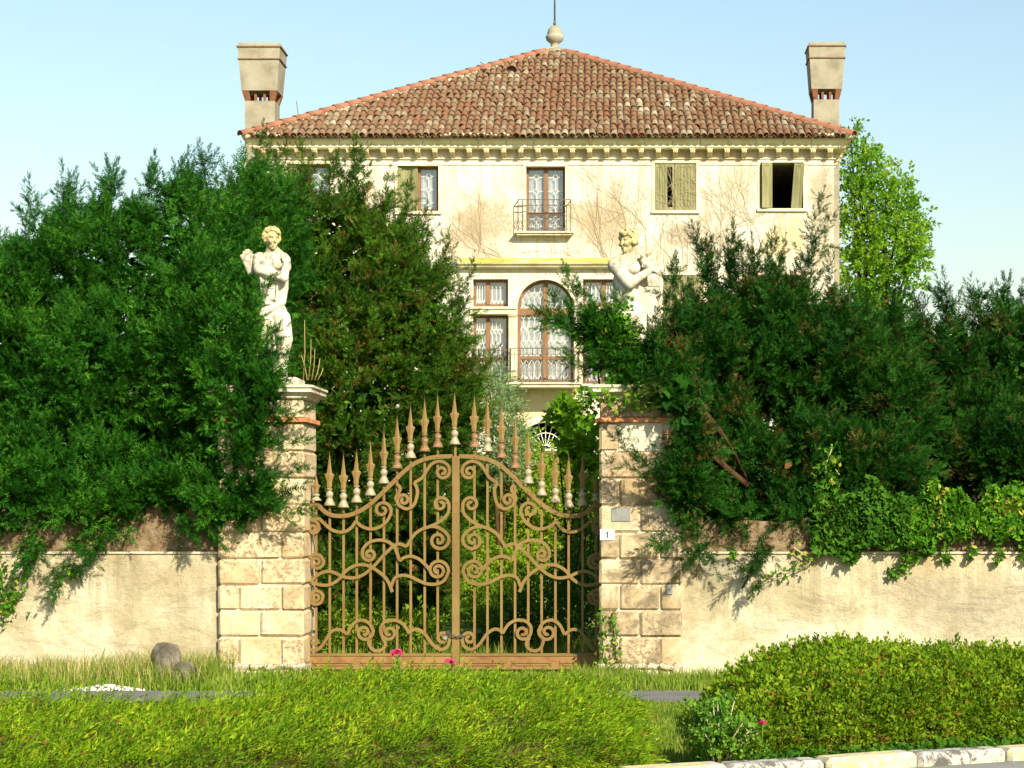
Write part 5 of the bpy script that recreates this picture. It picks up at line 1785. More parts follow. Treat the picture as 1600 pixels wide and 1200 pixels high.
# second yew between left pillar and villa
B_l = [lobe(455, 430, 28.8, 80, 150, 1.2), lobe(545, 420, 28.8, 85, 140, 1.2), lobe(610, 480, 28.6, 75, 140, 1.2), lobe(660, 570, 28.6, 75, 160, 1.2), lobe(690, 660, 28.6, 62, 120, 1.0), lobe(540, 620, 28.2, 120, 200, 1.4), lobe(600, 800, 28.4, 140, 150, 1.3), lobe(530, 930, 27.8, 110, 90, 1.0), lobe(650, 920, 28.2, 60, 90, .8), lobe(380, 400, 29.2, 60, 130, 1.0)]
B_x = [(PXL([(405, 300), (410, 218)], 29), 6, .8, .45), (PXL([(480, 300), (475, 248)], 28.8), 5, .8, .45), (PXL([(550, 300), (552, 240)], 28.8), 5, .8, .45), (PXL([(600, 350), (605, 290)], 28.6), 4, .8, .45), (PXL([(650, 420), (662, 345)], 28.5), 5, .8, .45), (PXL([(680, 460), (695, 385)], 28.5), 5, .8, .45), (PXL([(715, 540), (735, 420)], 28.5), 6, .8, .4), (PXL([(735, 600), (765, 560)], 28.5), 5, .7, .4), (PXL([(510, 290), (520, 262)], 28.8), 4, .8, .45), (PXL([(625, 380), (640, 300)], 28.6), 5, .8, .45), (PXL([(440, 300), (445, 240)], 28.8), 5, .8, .45)]
yew('yew_tree', (P(580, 0, 28.6).x, 28.6, GZ), B_l, 2500, 'warm green yew with reddish twigs behind the left gate leaf', M['yew_warm'], 2, B_x, up=.6)
# dark yews on the right
C_l = [lobe(1110, 590, 25.2, 90, 130, 1.1), lobe(1210, 560, 25.4, 95, 130, 1.2), lobe(1300, 600, 25.4, 80, 130, 1.2), lobe(1370, 640, 25.3, 80, 110, 1.1), lobe(1120, 730, 24.4, 75, 120, .9), lobe(1230, 740, 24.3, 130, 90, .9), lobe(1350, 750, 24.5, 110, 90, 1.0), lobe(1070, 650, 24.1, 40, 80, .5), lobe(1130, 810, 23.3, 75, 35, .45), lobe(1260, 815, 23.4, 80, 30, .5), lobe(1390, 560, 26.0, 40, 60, .6), lobe(1062, 610, 22.85, 30, 60, .4), lobe(1050, 608, 22.68, 32, 30, .25), lobe(1030, 555, 22.95, 28, 40, .3), lobe(1075, 760, 22.75, 30, 60, .3), lobe(1085, 690, 22.85, 28, 60, .3)]
C_x = [(PXL([(1110, 470), (1093, 388)], 25.2), 7, .9, .55), (PXL([(1140, 460), (1145, 385)], 25.2), 7, .9, .55), (PXL([(1180, 460), (1178, 400)], 25.3), 5, .8, .45), (PXL([(1215, 450), (1212, 388)], 25.3), 5, .7, .4), (PXL([(1250, 460), (1268, 400), (1282, 318)], 25.3), 11, .7, .35), (PXL([(1300, 500), (1300, 430)], 25.3), 5, .7, .45), (PXL([(1275, 380), (1296, 348)], 25.3), 3, .5, .35),
       (PXL([(1350, 540), (1345, 480)], 25.4), 5, .7, .45), (PXL([(1390, 520), (1400, 470)], 25.8), 5, .7, .45), (PXL([(1040, 620), (1010, 560), (1040, 480), (1048, 430)], 24.5), 10, .8, .45), (PXL([(1070, 560), (1060, 440)], 24.6), 8, .8, .45),
       (PXL([(1070, 790), (1020, 740), (965, 690)], [22.8, 22.45, 22.3]), 8, .6, .35), (PXL([(1040, 760), (1000, 730), (958, 725)], [22.8, 22.5, 22.4]), 5, .5, .3), (PXL([(1080, 700), (1050, 690), (1000, 688)], [22.9, 22.6, 22.4]), 0, .5, .3),
       (PXL([(1190, 840), (1188, 880), (1182, 905)], 22.7), 6, .7, .4), (PXL([(1100, 840), (1080, 868)], 22.75), 4, .7, .5), (PXL([(1045, 640), (1020, 600)], 23.0), 4, .7, .5), (PXL([(1070, 840), (1030, 850)], 22.6), 4, .6, .4)]
yew('yew_tree', (P(1220, 0, 25.2).x, 25.2, GZ), C_l, 2700, 'dark yew with a tall leading shoot beside the right pillar', M['yew_dark'], 3, C_x, up=.45)
D_l = [lobe(1470, 600, 27.2, 75, 110, 1.2), lobe(1570, 590, 27.4, 80, 110, 1.2), lobe(1520, 700, 26.2, 130, 90, 1.2), lobe(1430, 690, 25.8, 70, 100, 1.0), lobe(1660, 620, 27.4, 100, 150, 1.3), lobe(1600, 720, 25.8, 120, 70, 1.1), lobe(1760, 640, 27, 100, 150, 1.3)]
D_x = [(PXL([(1440, 520), (1425, 465)], 27.2), 5, .7, .45), (PXL([(1480, 510), (1478, 462)], 27.2), 5, .8, .6), (PXL([(1530, 520), (1522, 475)], 27.3), 5, .8, .6), (PXL([(1575, 510), (1570, 458)], 27.3), 5, .7, .45), (PXL([(1600, 510), (1598, 470)], 27.3), 5, .7, .45)]
yew('yew_tree', (P(1550, 0, 27).x, 27, GZ), D_l, 1500, 'soft dark yew at the far right edge above the ivy', M['yew_dark'], 4, D_x, up=.5)
# young yew leaning left across the villa's arched window
E_l = [lobe(960, 545, 23.0, 30, 42, .25), lobe(925, 520, 23.0, 20, 36, .2), lobe(985, 590, 23.0, 30, 30, .25)]
E_x = [(PXL([(985, 590), (930, 545), (880, 510), (848, 492)], 23.0), 14, .75, .35), (PXL([(930, 545), (905, 490), (888, 432)], 23.0), 10, .65, .33), (PXL([(955, 560), (925, 500), (910, 460)], 23.0), 8, .6, .35), (PXL([(985, 570), (955, 510), (945, 478)], 23.0), 8, .55, .3), (PXL([(990, 540), (968, 490), (965, 470)], 23.0), 6, .5, .3),
       (PXL([(900, 525), (870, 490), (862, 470)], 23.0), 6, .5, .3), (PXL([(880, 510), (855, 512)], 23.0), 4, .5, .3), (PXL([(960, 580), (920, 570), (890, 555)], 23.0), 7, .6, .35)]
yew('young_yew', (P(1000, 0, 24.3).x, 24.35, GZ), E_l, 130, 'bright young yew leaning left in front of the arched window', M['yew'], 5, E_x, up=.5, r0=.05, inner=60, size=(.4, .7))


def broadleaf(name, base, lobes, n, label, mat, tmpl, seed, size=(.7, 1.3), r0=.06, cat='tree', group=None, shell=(.35, 1.0), droop=0.0, inner=0):
    rng = np.random.default_rng(seed)
    root = empty(name, base, label, cat, group)
    trunk_mesh(base, lobes, r0, seed, parent=root)
    p, nn = lobe_points(lobes, n, rng, shell, 0.0, GZ + .03)
    d = nn * .5 + rng.normal(0, .6, p.shape) + np.array([0, 0, .25 - droop])
    parts = [scatter(tmpl, p, d, rng.uniform(*size, len(p)), rng=rng)]
    V, T = join_vt(parts)
    link_mesh('crown', np_mesh('crown', V, T, mat), root)
    return root


MAPLE = [lobed_leaf(.17, .19, 5, .45)]
CLUST = [sprig(300 + i, 8, .22, (.13, .10), 65) for i in range(4)]
CLUSTS = [sprig(305 + i, 7, .22, (.105, .075), 65) for i in range(4)]
SMALLC = [sprig(310 + i, 9, .20, (.06, .03), 60) for i in range(4)]
OLIVE = [sprig(320 + i, 12, .24, (.075, .016), 45) for i in range(4)]
broadleaf('poplar_tree', (P(1370, 0, 60).x, 60.0, GZ), [lobe(1345, 270, 60, 30, 50, 1.2), lobe(1350, 330, 60, 42, 60, 1.5), lobe(1390, 400, 60, 55, 80, 1.8), lobe(1345, 430, 60, 50, 90, 1.6), lobe(1425, 390, 60, 25, 55, 1.0), lobe(1410, 310, 60, 22, 40, 1.0), lobe(1360, 540, 60, 70, 80, 1.8), lobe(1330, 215, 60, 12, 25, .6), lobe(1362, 245, 60, 12, 25, .5), lobe(1440, 350, 60, 12, 22, .5), lobe(1385, 280, 60, 14, 25, .5)], 2400,
          'tall yellowing leafy tree behind the right corner of the villa', M['decid'], CLUSTS, 31, (.8, 1.5), .16, shell=(.3, 1.05))
broadleaf('maple_sapling', (P(900, 0, 27).x, 27.0, GZ), [lobe(905, 690, 27, 32, 50, .4), lobe(885, 650, 27, 16, 30, .25), lobe(915, 740, 27, 28, 50, .35), lobe(868, 640, 27, 10, 16, .15)], 330, 'fresh green maple sapling behind the right gate leaf', M['maple'], MAPLE, 32, (.65, 1.3), .03)
broadleaf('maple_sapling', (P(735, 0, 34.5).x, 34.5, GZ), [lobe(735, 775, 34.5, 26, 50, .4), lobe(765, 745, 34.5, 24, 40, .35), lobe(745, 830, 34.5, 30, 40, .4), lobe(725, 725, 34.5, 12, 26, .25), lobe(790, 790, 34.6, 24, 50, .4)], 900, 'yellow-green maple sapling glowing behind the meeting stile', M['maple'], MAPLE, 33, (.7, 1.25), .03)
broadleaf('silver_shrub', (P(785, 0, 33).x, 33.0, GZ), [lobe(780, 640, 33, 20, 60, .4), lobe(795, 700, 33, 28, 60, .5), lobe(765, 600, 33, 12, 30, .3)], 600, 'pale silvery shrub below the left end of the balcony', M['olive'], OLIVE, 34, (.8, 1.4), .05, 'shrub')
broadleaf('garden_shrub', (P(830, 0, 34).x, 34.0, GZ), [lobe(810, 750, 34, 45, 75, .6), lobe(790, 830, 34, 50, 60, .6), lobe(855, 800, 34, 45, 90, .6), lobe(895, 800, 34.5, 30, 70, .5)], 2600, 'sunlit yellow-green shrub inside the garden behind the right leaf', M['shrub'], SMALLC, 35, (.8, 1.5), .04, 'shrub', 'overgrown shrubs inside the gate')
broadleaf('garden_shrub', (P(700, 0, 33).x, 33.0, GZ), [lobe(685, 860, 33, 36, 50, .5), lobe(740, 880, 33, 50, 50, .5), lobe(810, 890, 33, 50, 40, .5), lobe(760, 940, 32, 70, 40, .5)], 1800, 'low yellow-green shrub deep in the garden behind the meeting stile', M['shrub'], SMALLC, 36, (.7, 1.4), .04, 'shrub', 'overgrown shrubs inside the gate')
broadleaf('garden_shrub', (P(860, 0, 26.5).x, 26.5, GZ), [lobe(860, 960, 26.5, 70, 60, .6), lobe(800, 990, 26.5, 50, 40, .5)], 500, 'dark low shrub in shade at the foot of the right leaf', M['ivy_dark'], SMALLC, 37, (.7, 1.4), .04, 'shrub', 'overgrown shrubs inside the gate')
broadleaf('garden_shrub', (P(580, 0, 25.6).x, 25.6, GZ), [lobe(560, 985, 25.6, 70, 35, .5), lobe(650, 990, 25.6, 60, 30, .5)], 500, 'weedy green shrub at the foot of the left leaf', M['shrub'], SMALLC, 38, (.6, 1.2), .03, 'shrub', 'overgrown shrubs inside the gate')
broadleaf('garden_shrub', (P(905, 0, 30).x, 30.0, GZ), [lobe(925, 830, 30, 45, 110, .7), lobe(900, 930, 29, 60, 70, .6)], 800, 'tall dark bush close behind the right pillar', M['ivy_dark'], SMALLC, 39, (.8, 1.5), .05, 'shrub', 'overgrown shrubs inside the gate')
broadleaf('far_bush', (P(880, 0, 42).x, 42.0, GZ), [lobe(880, 830, 42, 110, 90, 1.0), lobe(760, 830, 42, 90, 90, 1.0)], 1500, 'wide bush hiding the villa doorstep', M['ivy_dark'], CLUST, 40, (.8, 1.4), .08, 'shrub')

# ------------------------------------------------------------------ ivy
IVY = [lobed_leaf(.075, .085, 5, .55), lobed_leaf(.06, .065, 3, .5)]


def ivy(label, pts, mat, seed, stems=None, size=(.6, 1.25), name='ivy', face=(0, -1, .1), tm=None):
    """pts: leaf positions"""
    rng = np.random.default_rng(seed)
    pts = np.array(pts)
    root = empty(name, tuple(pts.mean(0) * (1, 1, 0) + (0, 0, pts[:, 2].min())), label, 'ivy')
    d = rng.normal(0, .55, pts.shape) + np.array((0, -.35, -.45))
    V, T = scatter(tm or IVY, pts, d, rng.uniform(*size, len(pts)), rng=rng)
    link_mesh('leaves', np_mesh('leaves', V, T, mat), root)
    if stems:
        mb = MB()
        for s_ in stems: mb.tube(s_, np.linspace(.008, .003, len(s_)), 5)
        mb.build('stem', M['creeper'], root)
    return root


def strand(pts, Y, n, w, rng, dep=.05):
    q = catmull([(a, b) for a, b in pts], 10)
    out = []
    for _ in range(n):
        i = rng.integers(0, len(q)); c_ = P(q[i][0], q[i][1], Y)
        out.append((c_.x + rng.normal(0, w), Y + rng.uniform(-dep, dep), c_.z + rng.normal(0, w)))
    return out, [tuple(P(a, b, Y)) for a, b in q]


rgi = np.random.default_rng(77)


def patch(px0, px1, py_top, py_bot, Y0, Y1, n):
    x = rgi.uniform(px0, px1, n)
    u = rgi.uniform(0, 1, n)
    tp = py_top + 14 * np.sin(x / 17.0) + 9 * np.sin(x / 7.3); bt = py_bot + 12 * np.sin(x / 23.0 + 1) + 8 * np.sin(x / 9.1)
    y = tp + (bt - tp) * u
    Y = Y0 + (Y1 - Y0) * (1 - u) + rgi.uniform(-.06, .06, n)
    return [tuple(P(a, b, c_)) for a, b, c_ in zip(x, y, Y)]


ivy('dense ivy mass tumbling over the right wall below the dark yews', patch(1270, 1425, 765, 862, 22.84, 23.05, 2600), M['ivy_dark'], 1)
s1, st1 = strand([(1420, 850), (1415, 880), (1395, 892)], 22.88, 90, .05, rgi)
p4 = []
for k in range(5):
    p4 += patch(1422 + k * 44, 1462 + k * 44, 768, 846 - 8 * (k % 2), 22.86, 23.08, 900)
sx_ = []
for k in range(6):
    s_, _ = strand([(1425 + k * 41, 840), (1440 + k * 41, 862), (1432 + k * 41, 875)], 22.88, 26, .025, rgi); sx_ += s_
ivy('bright green ivy along the top of the far right wall', p4 + sx_ + s1, M['ivy'], 2, [st1])
s1, t1 = strand([(1240, 855), (1265, 880), (1200, 905)], 22.87, 70, .05, rgi)
s2, t2 = strand([(1150, 862), (1175, 880)], 22.87, 30, .04, rgi)
ivy('thin ivy trail hanging on the right wall near the yew', s1 + s2, M['ivy'], 3, [t1, t2], (.5, .9))
s1, t1 = strand([(60, 840), (40, 880), (22, 930), (0, 965)], 22.88, 260, .06, rgi); s2, t2 = strand([(-20, 850), (5, 900), (-10, 950)], 22.88, 160, .07, rgi)
s3, t3 = strand([(130, 850), (110, 890)], 22.88, 60, .05, rgi)
ivy('ivy trail hanging down the left wall at the picture edge', s1 + s2 + s3, M['ivy'], 4, [t1, t2, t3], (.5, 1.0))
s1, t1 = strand([(975, 480), (955, 520), (965, 570), (950, 595)], 22.95, 520, .085, rgi, .08); s2, t2 = strand([(985, 515), (995, 550), (1000, 590)], 22.93, 260, .06, rgi)
ivy('sunlit ivy climbing the legs of the right statue', s1 + s2, M['ivy'], 5, [t1, t2], (.5, .95))
s1, t1 = strand([(905, 618), (940, 622), (985, 625), (1020, 630)], 22.68, 190, .05, rgi, .06); s2, t2 = strand([(915, 640), (920, 620), (905, 660)], 22.9, 90, .06, rgi)
s3, t3 = strand([(1000, 618), (1005, 600)], 22.7, 30, .04, rgi)
ivy('fringe of ivy spilling over the cap of the right pillar', s1 + s2 + s3, M['ivy'], 6, [t1, t2, t3], (.55, 1.1))
s1, t1 = strand([(935, 1055), (945, 1010), (938, 960)], 22.83, 140, .035, rgi, .02); s2, t2 = strand([(968, 1050), (962, 1000), (958, 958)], 22.83, 120, .025, rgi, .02); s3, t3 = strand([(930, 1058), (960, 1056), (985, 1058)], 22.75, 110, .05, rgi)
ivy('two ivy shoots climbing the foot of the right pillar', s1 + s2 + s3, M['ivy'], 7, [t1, t2, t3], (.35, .7))
s1, t1 = strand([(1300, 700), (1290, 735), (1305, 770), (1320, 800)], 23.3, 200, .07, rgi, .1)
ivy('yellowish ivy shoot lit among the dark yew branches', s1, M['ivy'], 8, [t1], (.6, 1.2))

# leafless creeper on the facade
keepout = [openings[k] for k in ('w1', 'w2', 'wc', 'w5', 'sl_t', 'sr_t')]


def creeper(label, starts, seed, nb):
    r = random.Random(seed)
    cur = [None]; built = []
    def grow(x, z, a, ln, rad, lvl):
        pts = [(x, VY - .012, z)]
        n = int(ln / .16)
        for i in range(n):
            a += r.gauss(0, .16) + (PI / 2 - a) * .02
            x += math.cos(a) * .16; z += math.sin(a) * .16
            if z > vz(240) or x > VX1 - .1 or x < VX0 + .1: break
            if any(o_[0] - .03 < x < o_[1] + .03 and o_[2] - .03 < z < o_[3] + .03 for o_ in keepout): break
            pts.append((x, VY - .012 - r.uniform(0, .012), z))
            if lvl < 3 and r.random() < (.20, .22, .12)[lvl]:
                grow(x, z, a + r.choice((-1, 1)) * r.uniform(.3, .9), ln * r.uniform(.3, .6), rad * .62, lvl + 1)
        if len(pts) > 2: cur[0].tube(pts, np.linspace(rad, rad * .45, len(pts)), 4, False)
    for (px, py, deg, ln) in starts:
        mb = MB(); cur[0] = mb
        for _ in range(nb): grow(vx(px) + r.uniform(-.1, .1), vz(py), math.radians(deg) + r.gauss(0, .12), ln * r.uniform(.7, 1.1), r.uniform(.0035, .0065), 0)
        built.append(mb)
    root = empty('dead_creeper', (vx(starts[0][0]), VY - .01, GZ), label, 'creeper')
    for mb in built: mb.build('stem', M['creeper'], root)


creeper('leafless creeper fanning over the facade behind the right statue', [(955, 425, 115, 3.0), (960, 425, 130, 2.8), (962, 425, 95, 3.2), (985, 430, 75, 3.0), (940, 430, 150, 2.2), (1000, 440, 60, 2.6), (950, 430, 100, 3.2)], 3, 3)
creeper('leafless creeper covering the facade at the right-hand windows', [(1040, 470, 95, 3.6), (1060, 470, 85, 3.6), (1080, 470, 90, 3.6), (1110, 460, 80, 3.4), (1140, 450, 95, 3.4), (1170, 450, 85, 3.2), (1200, 440, 75, 3.0), (1230, 430, 100, 3.0), (1085, 460, 70, 3.2)], 4, 4)
creeper('sparse leafless creeper left of the upper balcony', [(740, 410, 80, 2.0), (770, 410, 120, 2.2), (800, 412, 150, 1.8), (700, 400, 80, 2.2), (860, 430, 110, 1.6)], 5, 2)

# dry stalks on the left pillar
mb = MB()
for (a, b, c_, d_) in ((474, 600, 476, 500), (482, 600, 486, 530), (487, 600, 492, 545), (492, 600, 500, 560), (480, 600, 471, 555), (496, 600, 505, 575)):
    p, q = P(a, b - 6, 23.2), P(c_, d_, 23.2); mb.tube([p, p.lerp(q, .5) + Vector((.01, 0, 0)), q], [.006, .005, .003], 5)
o = mb.build('dry_stalks', M['drygrass']); tag(o, 'thin dry stalks standing on the cap of the left pillar', 'plant')

# ------------------------------------------------------------------ hedges in front
def mound(xa, xb, Hf, yf, yb, name, label, mat, tmpl, n, seed, flow, size, edge=.75, step=.14, lump=.06, front=.55, spread=(-.07, .03), gap=-.95, boughs=0):
    rng = np.random.default_rng(seed)
    def hgt(x, y):
        f0, f1 = yf(x), yb(x)
        ef = np.clip((y - f0) / front, 0, 1); eb = np.clip((f1 - y) / .8, 0, 1); es = np.clip((x - xa) / edge, 0, 1) * np.clip((xb - x) / edge, 0, 1)
        pr = np.sqrt(np.clip(1 - (1 - ef) ** 2.2, 0, 1)) * np.sqrt(np.clip(1 - (1 - eb) ** 2, 0, 1)) * np.sqrt(np.clip(1 - (1 - es) ** 2, 0, 1))
        q = np.stack([x, y, 0 * x], -1)
        return pr * (Hf(x) + lump * wav(q.reshape(-1, 3) * (1.5, 2.2, 1), seed).reshape(x.shape) + lump * .75 * wav(q.reshape(-1, 3) * (3.5, 6, 1), seed + 5).reshape(x.shape))
    root = empty(name, ((xa + xb) / 2, float(yf(np.array((xa + xb) / 2))) + .8, GZ), label, 'hedge', 'low hedges along the kerb')
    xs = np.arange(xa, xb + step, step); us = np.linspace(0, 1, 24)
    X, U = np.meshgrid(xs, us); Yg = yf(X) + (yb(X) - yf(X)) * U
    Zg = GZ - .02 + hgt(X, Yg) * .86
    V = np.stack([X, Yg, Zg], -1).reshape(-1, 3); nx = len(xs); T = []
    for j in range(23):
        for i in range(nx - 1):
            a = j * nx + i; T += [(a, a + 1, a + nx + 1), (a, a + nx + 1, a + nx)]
    link_mesh('shade_core', np_mesh('shade_core', V, np.array(T), M['hedge_shade'], True), root)  # solid dark mound under the sprigs, coloured as shade between brown twigs
    x = rng.uniform(xa, xb, n * 3); u = rng.uniform(0, 1, n * 3) ** 1.25
    y = yf(x) + (yb(x) - yf(x)) * u
    h = hgt(x, y); e = .02
    gx = (hgt(x + e, y) - h) / e; gy = (hgt(x, y + e) - h) / e
    w = np.clip(np.sqrt(1 + gx ** 2 + gy ** 2), 1, 4)
    ok = (h > .015) & (rng.uniform(0, 4, n * 3) < w * 1.9)
    idx = np.nonzero(ok)[0][:n]
    x, y, h, gx, gy = x[idx], y[idx], h[idx], gx[idx], gy[idx]
    nn = np.stack([-gx, -gy, np.ones_like(gx)], 1); nn /= np.linalg.norm(nn, axis=1, keepdims=True)
    p = np.stack([x, y, GZ - .02 + h * rng.uniform(.80, 1.0, len(x))], 1)
    gapn = wav(p * (3.0, 5.5, 3), seed + 9)
    keep = gapn > gap  # gaps bare the dark mound, whose colour gives the hollows their shadow
    p, nn = p[keep] + nn[keep] * rng.uniform(*spread, (keep.sum(), 1)), nn[keep]
    d = nn * .8 + np.array(flow) + rng.normal(0, .38, p.shape)
    sc = rng.uniform(*size, len(p))
    if boughs:
        # layered fans of twigs lying over one another, each lifting towards its tip
        m_ = int(len(p) * .55)
        pick = rng.integers(0, len(p), boughs)
        per = (len(p) - m_) // boughs
        az = rng.normal(0.0, .55, boughs) + np.where(rng.uniform(0, 1, boughs) < .22, PI, 0)
        bp, bd = [], []
        for k in range(boughs):
            c_, n_ = p[pick[k]], nn[pick[k]]
            t_ = np.array((math.cos(az[k]), math.sin(az[k]) * .8, 0.0)); t_ -= n_ * (t_ @ n_); t_ /= np.linalg.norm(t_)
            s_ = np.cross(n_, t_)
            L_ = rng.uniform(.22, .48); W_ = L_ * rng.uniform(.30, .48)
            u = rng.uniform(0, 1, per) ** .8; v = rng.uniform(-1, 1, per) * (1.05 - .75 * u)
            lift = .015 + rng.uniform(.05, .13) * u ** 1.3 - .035 * v ** 2
            bp.append(c_ + np.outer(u * L_, t_) + np.outer(v * W_, s_) + np.outer(lift - .02, n_))
            bd.append(t_ * .95 + np.outer(v * .75, s_) + np.outer(.12 + .18 * u, n_) + rng.normal(0, .16, (per, 3)))
        p = np.concatenate([p[:m_]] + bp); d = np.concatenate([d[:m_]] + bd)
        sc = np.concatenate([sc[:m_], rng.uniform(.5, .95, len(p) - m_)])
    V, T = scatter(tmpl, p, d, sc, rng=rng)
    link_mesh('foliage', np_mesh('foliage', V, T, mat), root)
    print(name, len(p), len(T))
    return root


JUN = [sprig(400 + i, 8, .17, (.036, .010), 40) for i in range(5)]
PRI = [sprig(420 + i, 8, .085, (.030, .019), 62) for i in range(5)]
mound(-6.2, 0.08, lambda x: np.interp(x, [-6.2, -4.9, -4.5, -3.9, -3.4, -2.9, -2.2, -1.5, -1.0, -.6, -.3, .08], [.30, .30, .27, .18, .19, .26, .36, .40, .38, .34, .30, .24]), lambda x: kerbY(x) + .45, lambda x: np.interp(x, [-6, -3.6, -2.6, .3], [17.6, 17.8, 18.7, 18.5]), 'hedge',
      'low yellow-green feathery hedge spreading in front of the gate', M['juniper'], JUN, 36000, 41, (.9, -.15, .05), (.6, 1.6), .6, lump=.12, spread=(-.12, .02), gap=-.97, boughs=460)
mound(0.66, 6.5, lambda x: np.interp(x, [.66, 1.0, 1.4, 1.8, 2.4, 3.2, 6.5], [.30, .46, .62, .71, .68, .64, .62]), lambda x: kerbY(x) + .65, lambda x: 18.4 + 0 * x, 'hedge',
      'rounded small-leaved hedge with rusty tints at the right by the kerb', M['privet'], PRI, 26000, 42, (.0, -.1, .2), (.6, 1.6), .6, front=1.0, lump=.07)


# ------------------------------------------------------------------ grass, weeds, roses
def grass(label, x0, x1, y0, y1, n, h, mat, seed, lean=.3, clump=0.0, name='grass', w=.010):
    rng = np.random.default_rng(seed)
    x = rng.uniform(x0, x1, n); y = rng.uniform(y0, y1, n)
    q = np.stack([x, y, 0 * x], 1)
    den = .5 + .5 * wav(q * 2.2, seed)
    keep = rng.uniform(0, 1, n) < (1 - clump) + clump * den
    x, y, den = x[keep], y[keep], den[keep]; n = len(x)
    hh = rng.uniform(*h, n) * (.65 + .5 * den)
    a = rng.uniform(0, 2 * PI, n); l1 = rng.uniform(0, lean, n) * hh
    b = rng.uniform(0, PI, n)
    ww = w * rng.uniform(.6, 1.3, n)
    base = np.stack([x, y, np.full(n, GZ)], 1)
    off = np.stack([np.cos(b) * ww, np.sin(b) * ww, 0 * b], 1)
    mid = base + np.stack([np.cos(a) * l1 * .35, np.sin(a) * l1 * .35, hh * .6], 1)
    tip = base + np.stack([np.cos(a) * l1, np.sin(a) * l1, hh], 1)
    V = np.stack([base - off, base + off, mid + off * .6, mid - off * .6, tip], 1).reshape(-1, 3)
    T = (np.array([(0, 1, 2), (0, 2, 3), (3, 2, 4)])[None] + (np.arange(n) * 5)[:, None, None]).reshape(-1, 3)
    o = link_mesh(name, np_mesh(name, V, T, mat))
    return tag(o, label, 'grass', kind='stuff')


gx0, gx1 = P(-60, 0, 22).x, LPX0 + .1
grass('tall meadow grass along the foot of the left wall', gx0, gx1 + .1, 20.95, 22.93, 8500, (.04, .34), M['grass'], 51, .8, .9, w=.007)
grass('yellow seed stalks among the tall grass by the left wall', gx0, gx1, 21.4, 22.92, 1500, (.16, .38), M['drygrass'], 52, .4, .5, 'dry_grass', .005)
grass('short weeds before the left pillar and gate', LPX0 - .1, RPX0, 20.95, 22.8, 8000, (.04, .14), M['grass'], 53, .5, .5)
grass('rough grass at the foot of the right pillar', RPX0 - .3, 1.9, 20.95, 22.84, 6000, (.04, .20), M['grass'], 54, .8, .8, w=.007)
grass('strip of grass below the right wall', 1.9, 6.0, 20.95, 22.92, 9000, (.12, .40), M['grass'], 55, .5, .6)
grass('patch of mown lawn between the two hedges', -.6, 1.4, 15.2, 19.6, 16000, (.03, .075), M['grass'], 56, .6, .3, w=.006)
grass('lawn strip behind the hedges along the footpath', -6, 6, 18.0, 19.62, 9000, (.03, .09), M['grass'], 57, .6, .3, w=.007)
grass('weeds growing on the drive inside the gate', -3.6, -.2, 23.9, 27.5, 5000, (.06, .30), M['grass'], 58, .5, .5)
grass('tufts of grass along the back of the kerb', 0.2, 4.5, 0, .0001, 1, (.03, .09), M['grass'], 59) if False else None

ROSEL = [sprig(500 + i, 5, .08, (.045, .032), 70) for i in range(4)]


def rose_flower(c_, s_, parent, seed):
    rng = np.random.default_rng(seed)
    n = 26
    tv_ = np.array([(0, 0, 0), (.5, .18, .55), (.28, .30, 1.0), (-.28, .30, 1.0), (-.5, .18, .55)]); tt_ = np.array([(0, 1, 2), (0, 2, 3), (0, 3, 4)])
    k = np.arange(n) / n
    an = np.arange(n) * 2.399; ti = np.radians(12 + 62 * k)
    d = np.stack([np.sin(ti) * np.cos(an), np.sin(ti) * np.sin(an), np.cos(ti)], 1)
    pos = d * 0.1 * s_ + np.array(c_)
    # roll each petal so that its inner side faces the heart
    V, T = scatter([(tv_, tt_)], pos, d, s_ * (.75 + .5 * k), rng=rng)
    return link_mesh('flower', np_mesh('flower', V, T, M['petal']), parent)


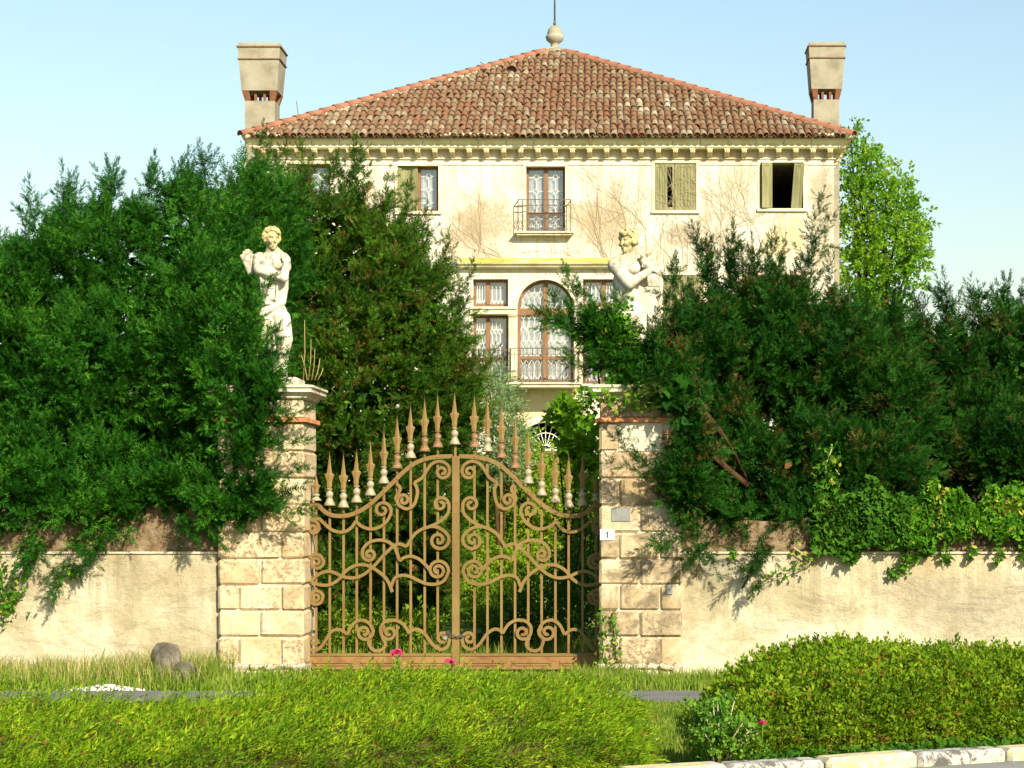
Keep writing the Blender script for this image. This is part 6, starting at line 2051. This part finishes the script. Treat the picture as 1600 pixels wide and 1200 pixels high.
def rose(px, py, Y, zb, s_, label, seed, lean=0.0):
    c_ = P(px, py, Y)
    root = empty('rose', (c_.x + lean, Y, zb), label, 'flower')
    r = random.Random(seed)
    mb = MB(); b = Vector((c_.x + lean, Y + .02, zb)); m_ = b.lerp(c_, .55) + Vector((.015, 0, 0)); mb.tube([b, m_, c_], [.005, .004, .003], 5); mb.build('stem', M['rose_leaf'], root)
    rose_flower(c_, s_, root, seed)
    rng = np.random.default_rng(seed)
    pp = np.array([b.lerp(c_, f) for f in rng.uniform(.3, .85, 6)]); V, T = scatter(ROSEL, pp, rng.normal(0, 1, pp.shape) + (0, 0, .3), rng.uniform(.5, .9, 6), rng=rng)
    link_mesh('leaves', np_mesh('leaves', V, T, M['rose_leaf']), root)


rose(620, 1022, 17.2, .30, .043, 'open pink rose rising above the feathery hedge, the left of two', 1, .03)
rose(703, 1036, 17.0, .30, .038, 'open pink rose above the feathery hedge near the gate stile', 2, -.02)
rose(1192, 1131, 14.85, GZ, .026, 'single pink bloom beside the right hedge near the kerb', 3, -.05)

rb = P(1120, 1180, 15.75)
rng = np.random.default_rng(61)
root = empty('rose_bush', (.70, 14.95, GZ), 'light green rose bush standing left of the rounded hedge', 'bush')
mb = MB(); pp = []
for i in range(34):
    a = rng.uniform(0, 2 * PI); r_ = rng.uniform(.05, .30); h_ = rng.uniform(.24, .50) * (1.15 - r_)
    b = Vector((.70 + .25 * r_ * math.cos(a), 14.95 + .2 * r_ * math.sin(a), GZ)); e = Vector((.70 + 1.05 * r_ * math.cos(a), 14.95 + .8 * r_ * math.sin(a), GZ + h_)); m_ = b.lerp(e, .5) + Vector((0, 0, .06))
    mb.tube([b, m_, e], [.006, .005, .003], 5)
    for f in np.linspace(.25, 1, 13): pp.append(np.array(b.lerp(m_, f * 2) if f < .5 else m_.lerp(e, f * 2 - 1)))
mb.build('stems', M['creeper'], root)
pp = np.array(pp); V, T = scatter(ROSEL, pp, rng.normal(0, .8, pp.shape) + (0, -.2, .35), rng.uniform(.7, 1.25, len(pp)), rng=rng)
link_mesh('leaves', np_mesh('leaves', V, T, M['rose_leaf']), root)
# ivy-like ground cover between hedge and kerb
x = rng.uniform(.9, 4.2, 1500); y = kerbY(x) + rng.uniform(.22, .75, 1500); z = GZ + rng.uniform(.03, .13, 1500)
ivy('ground cover of small ivy leaves at the foot of the right hedge', np.stack([x, y, z], 1), M['ivy_dark'], 71, None, (.4, .8), 'ground_cover')
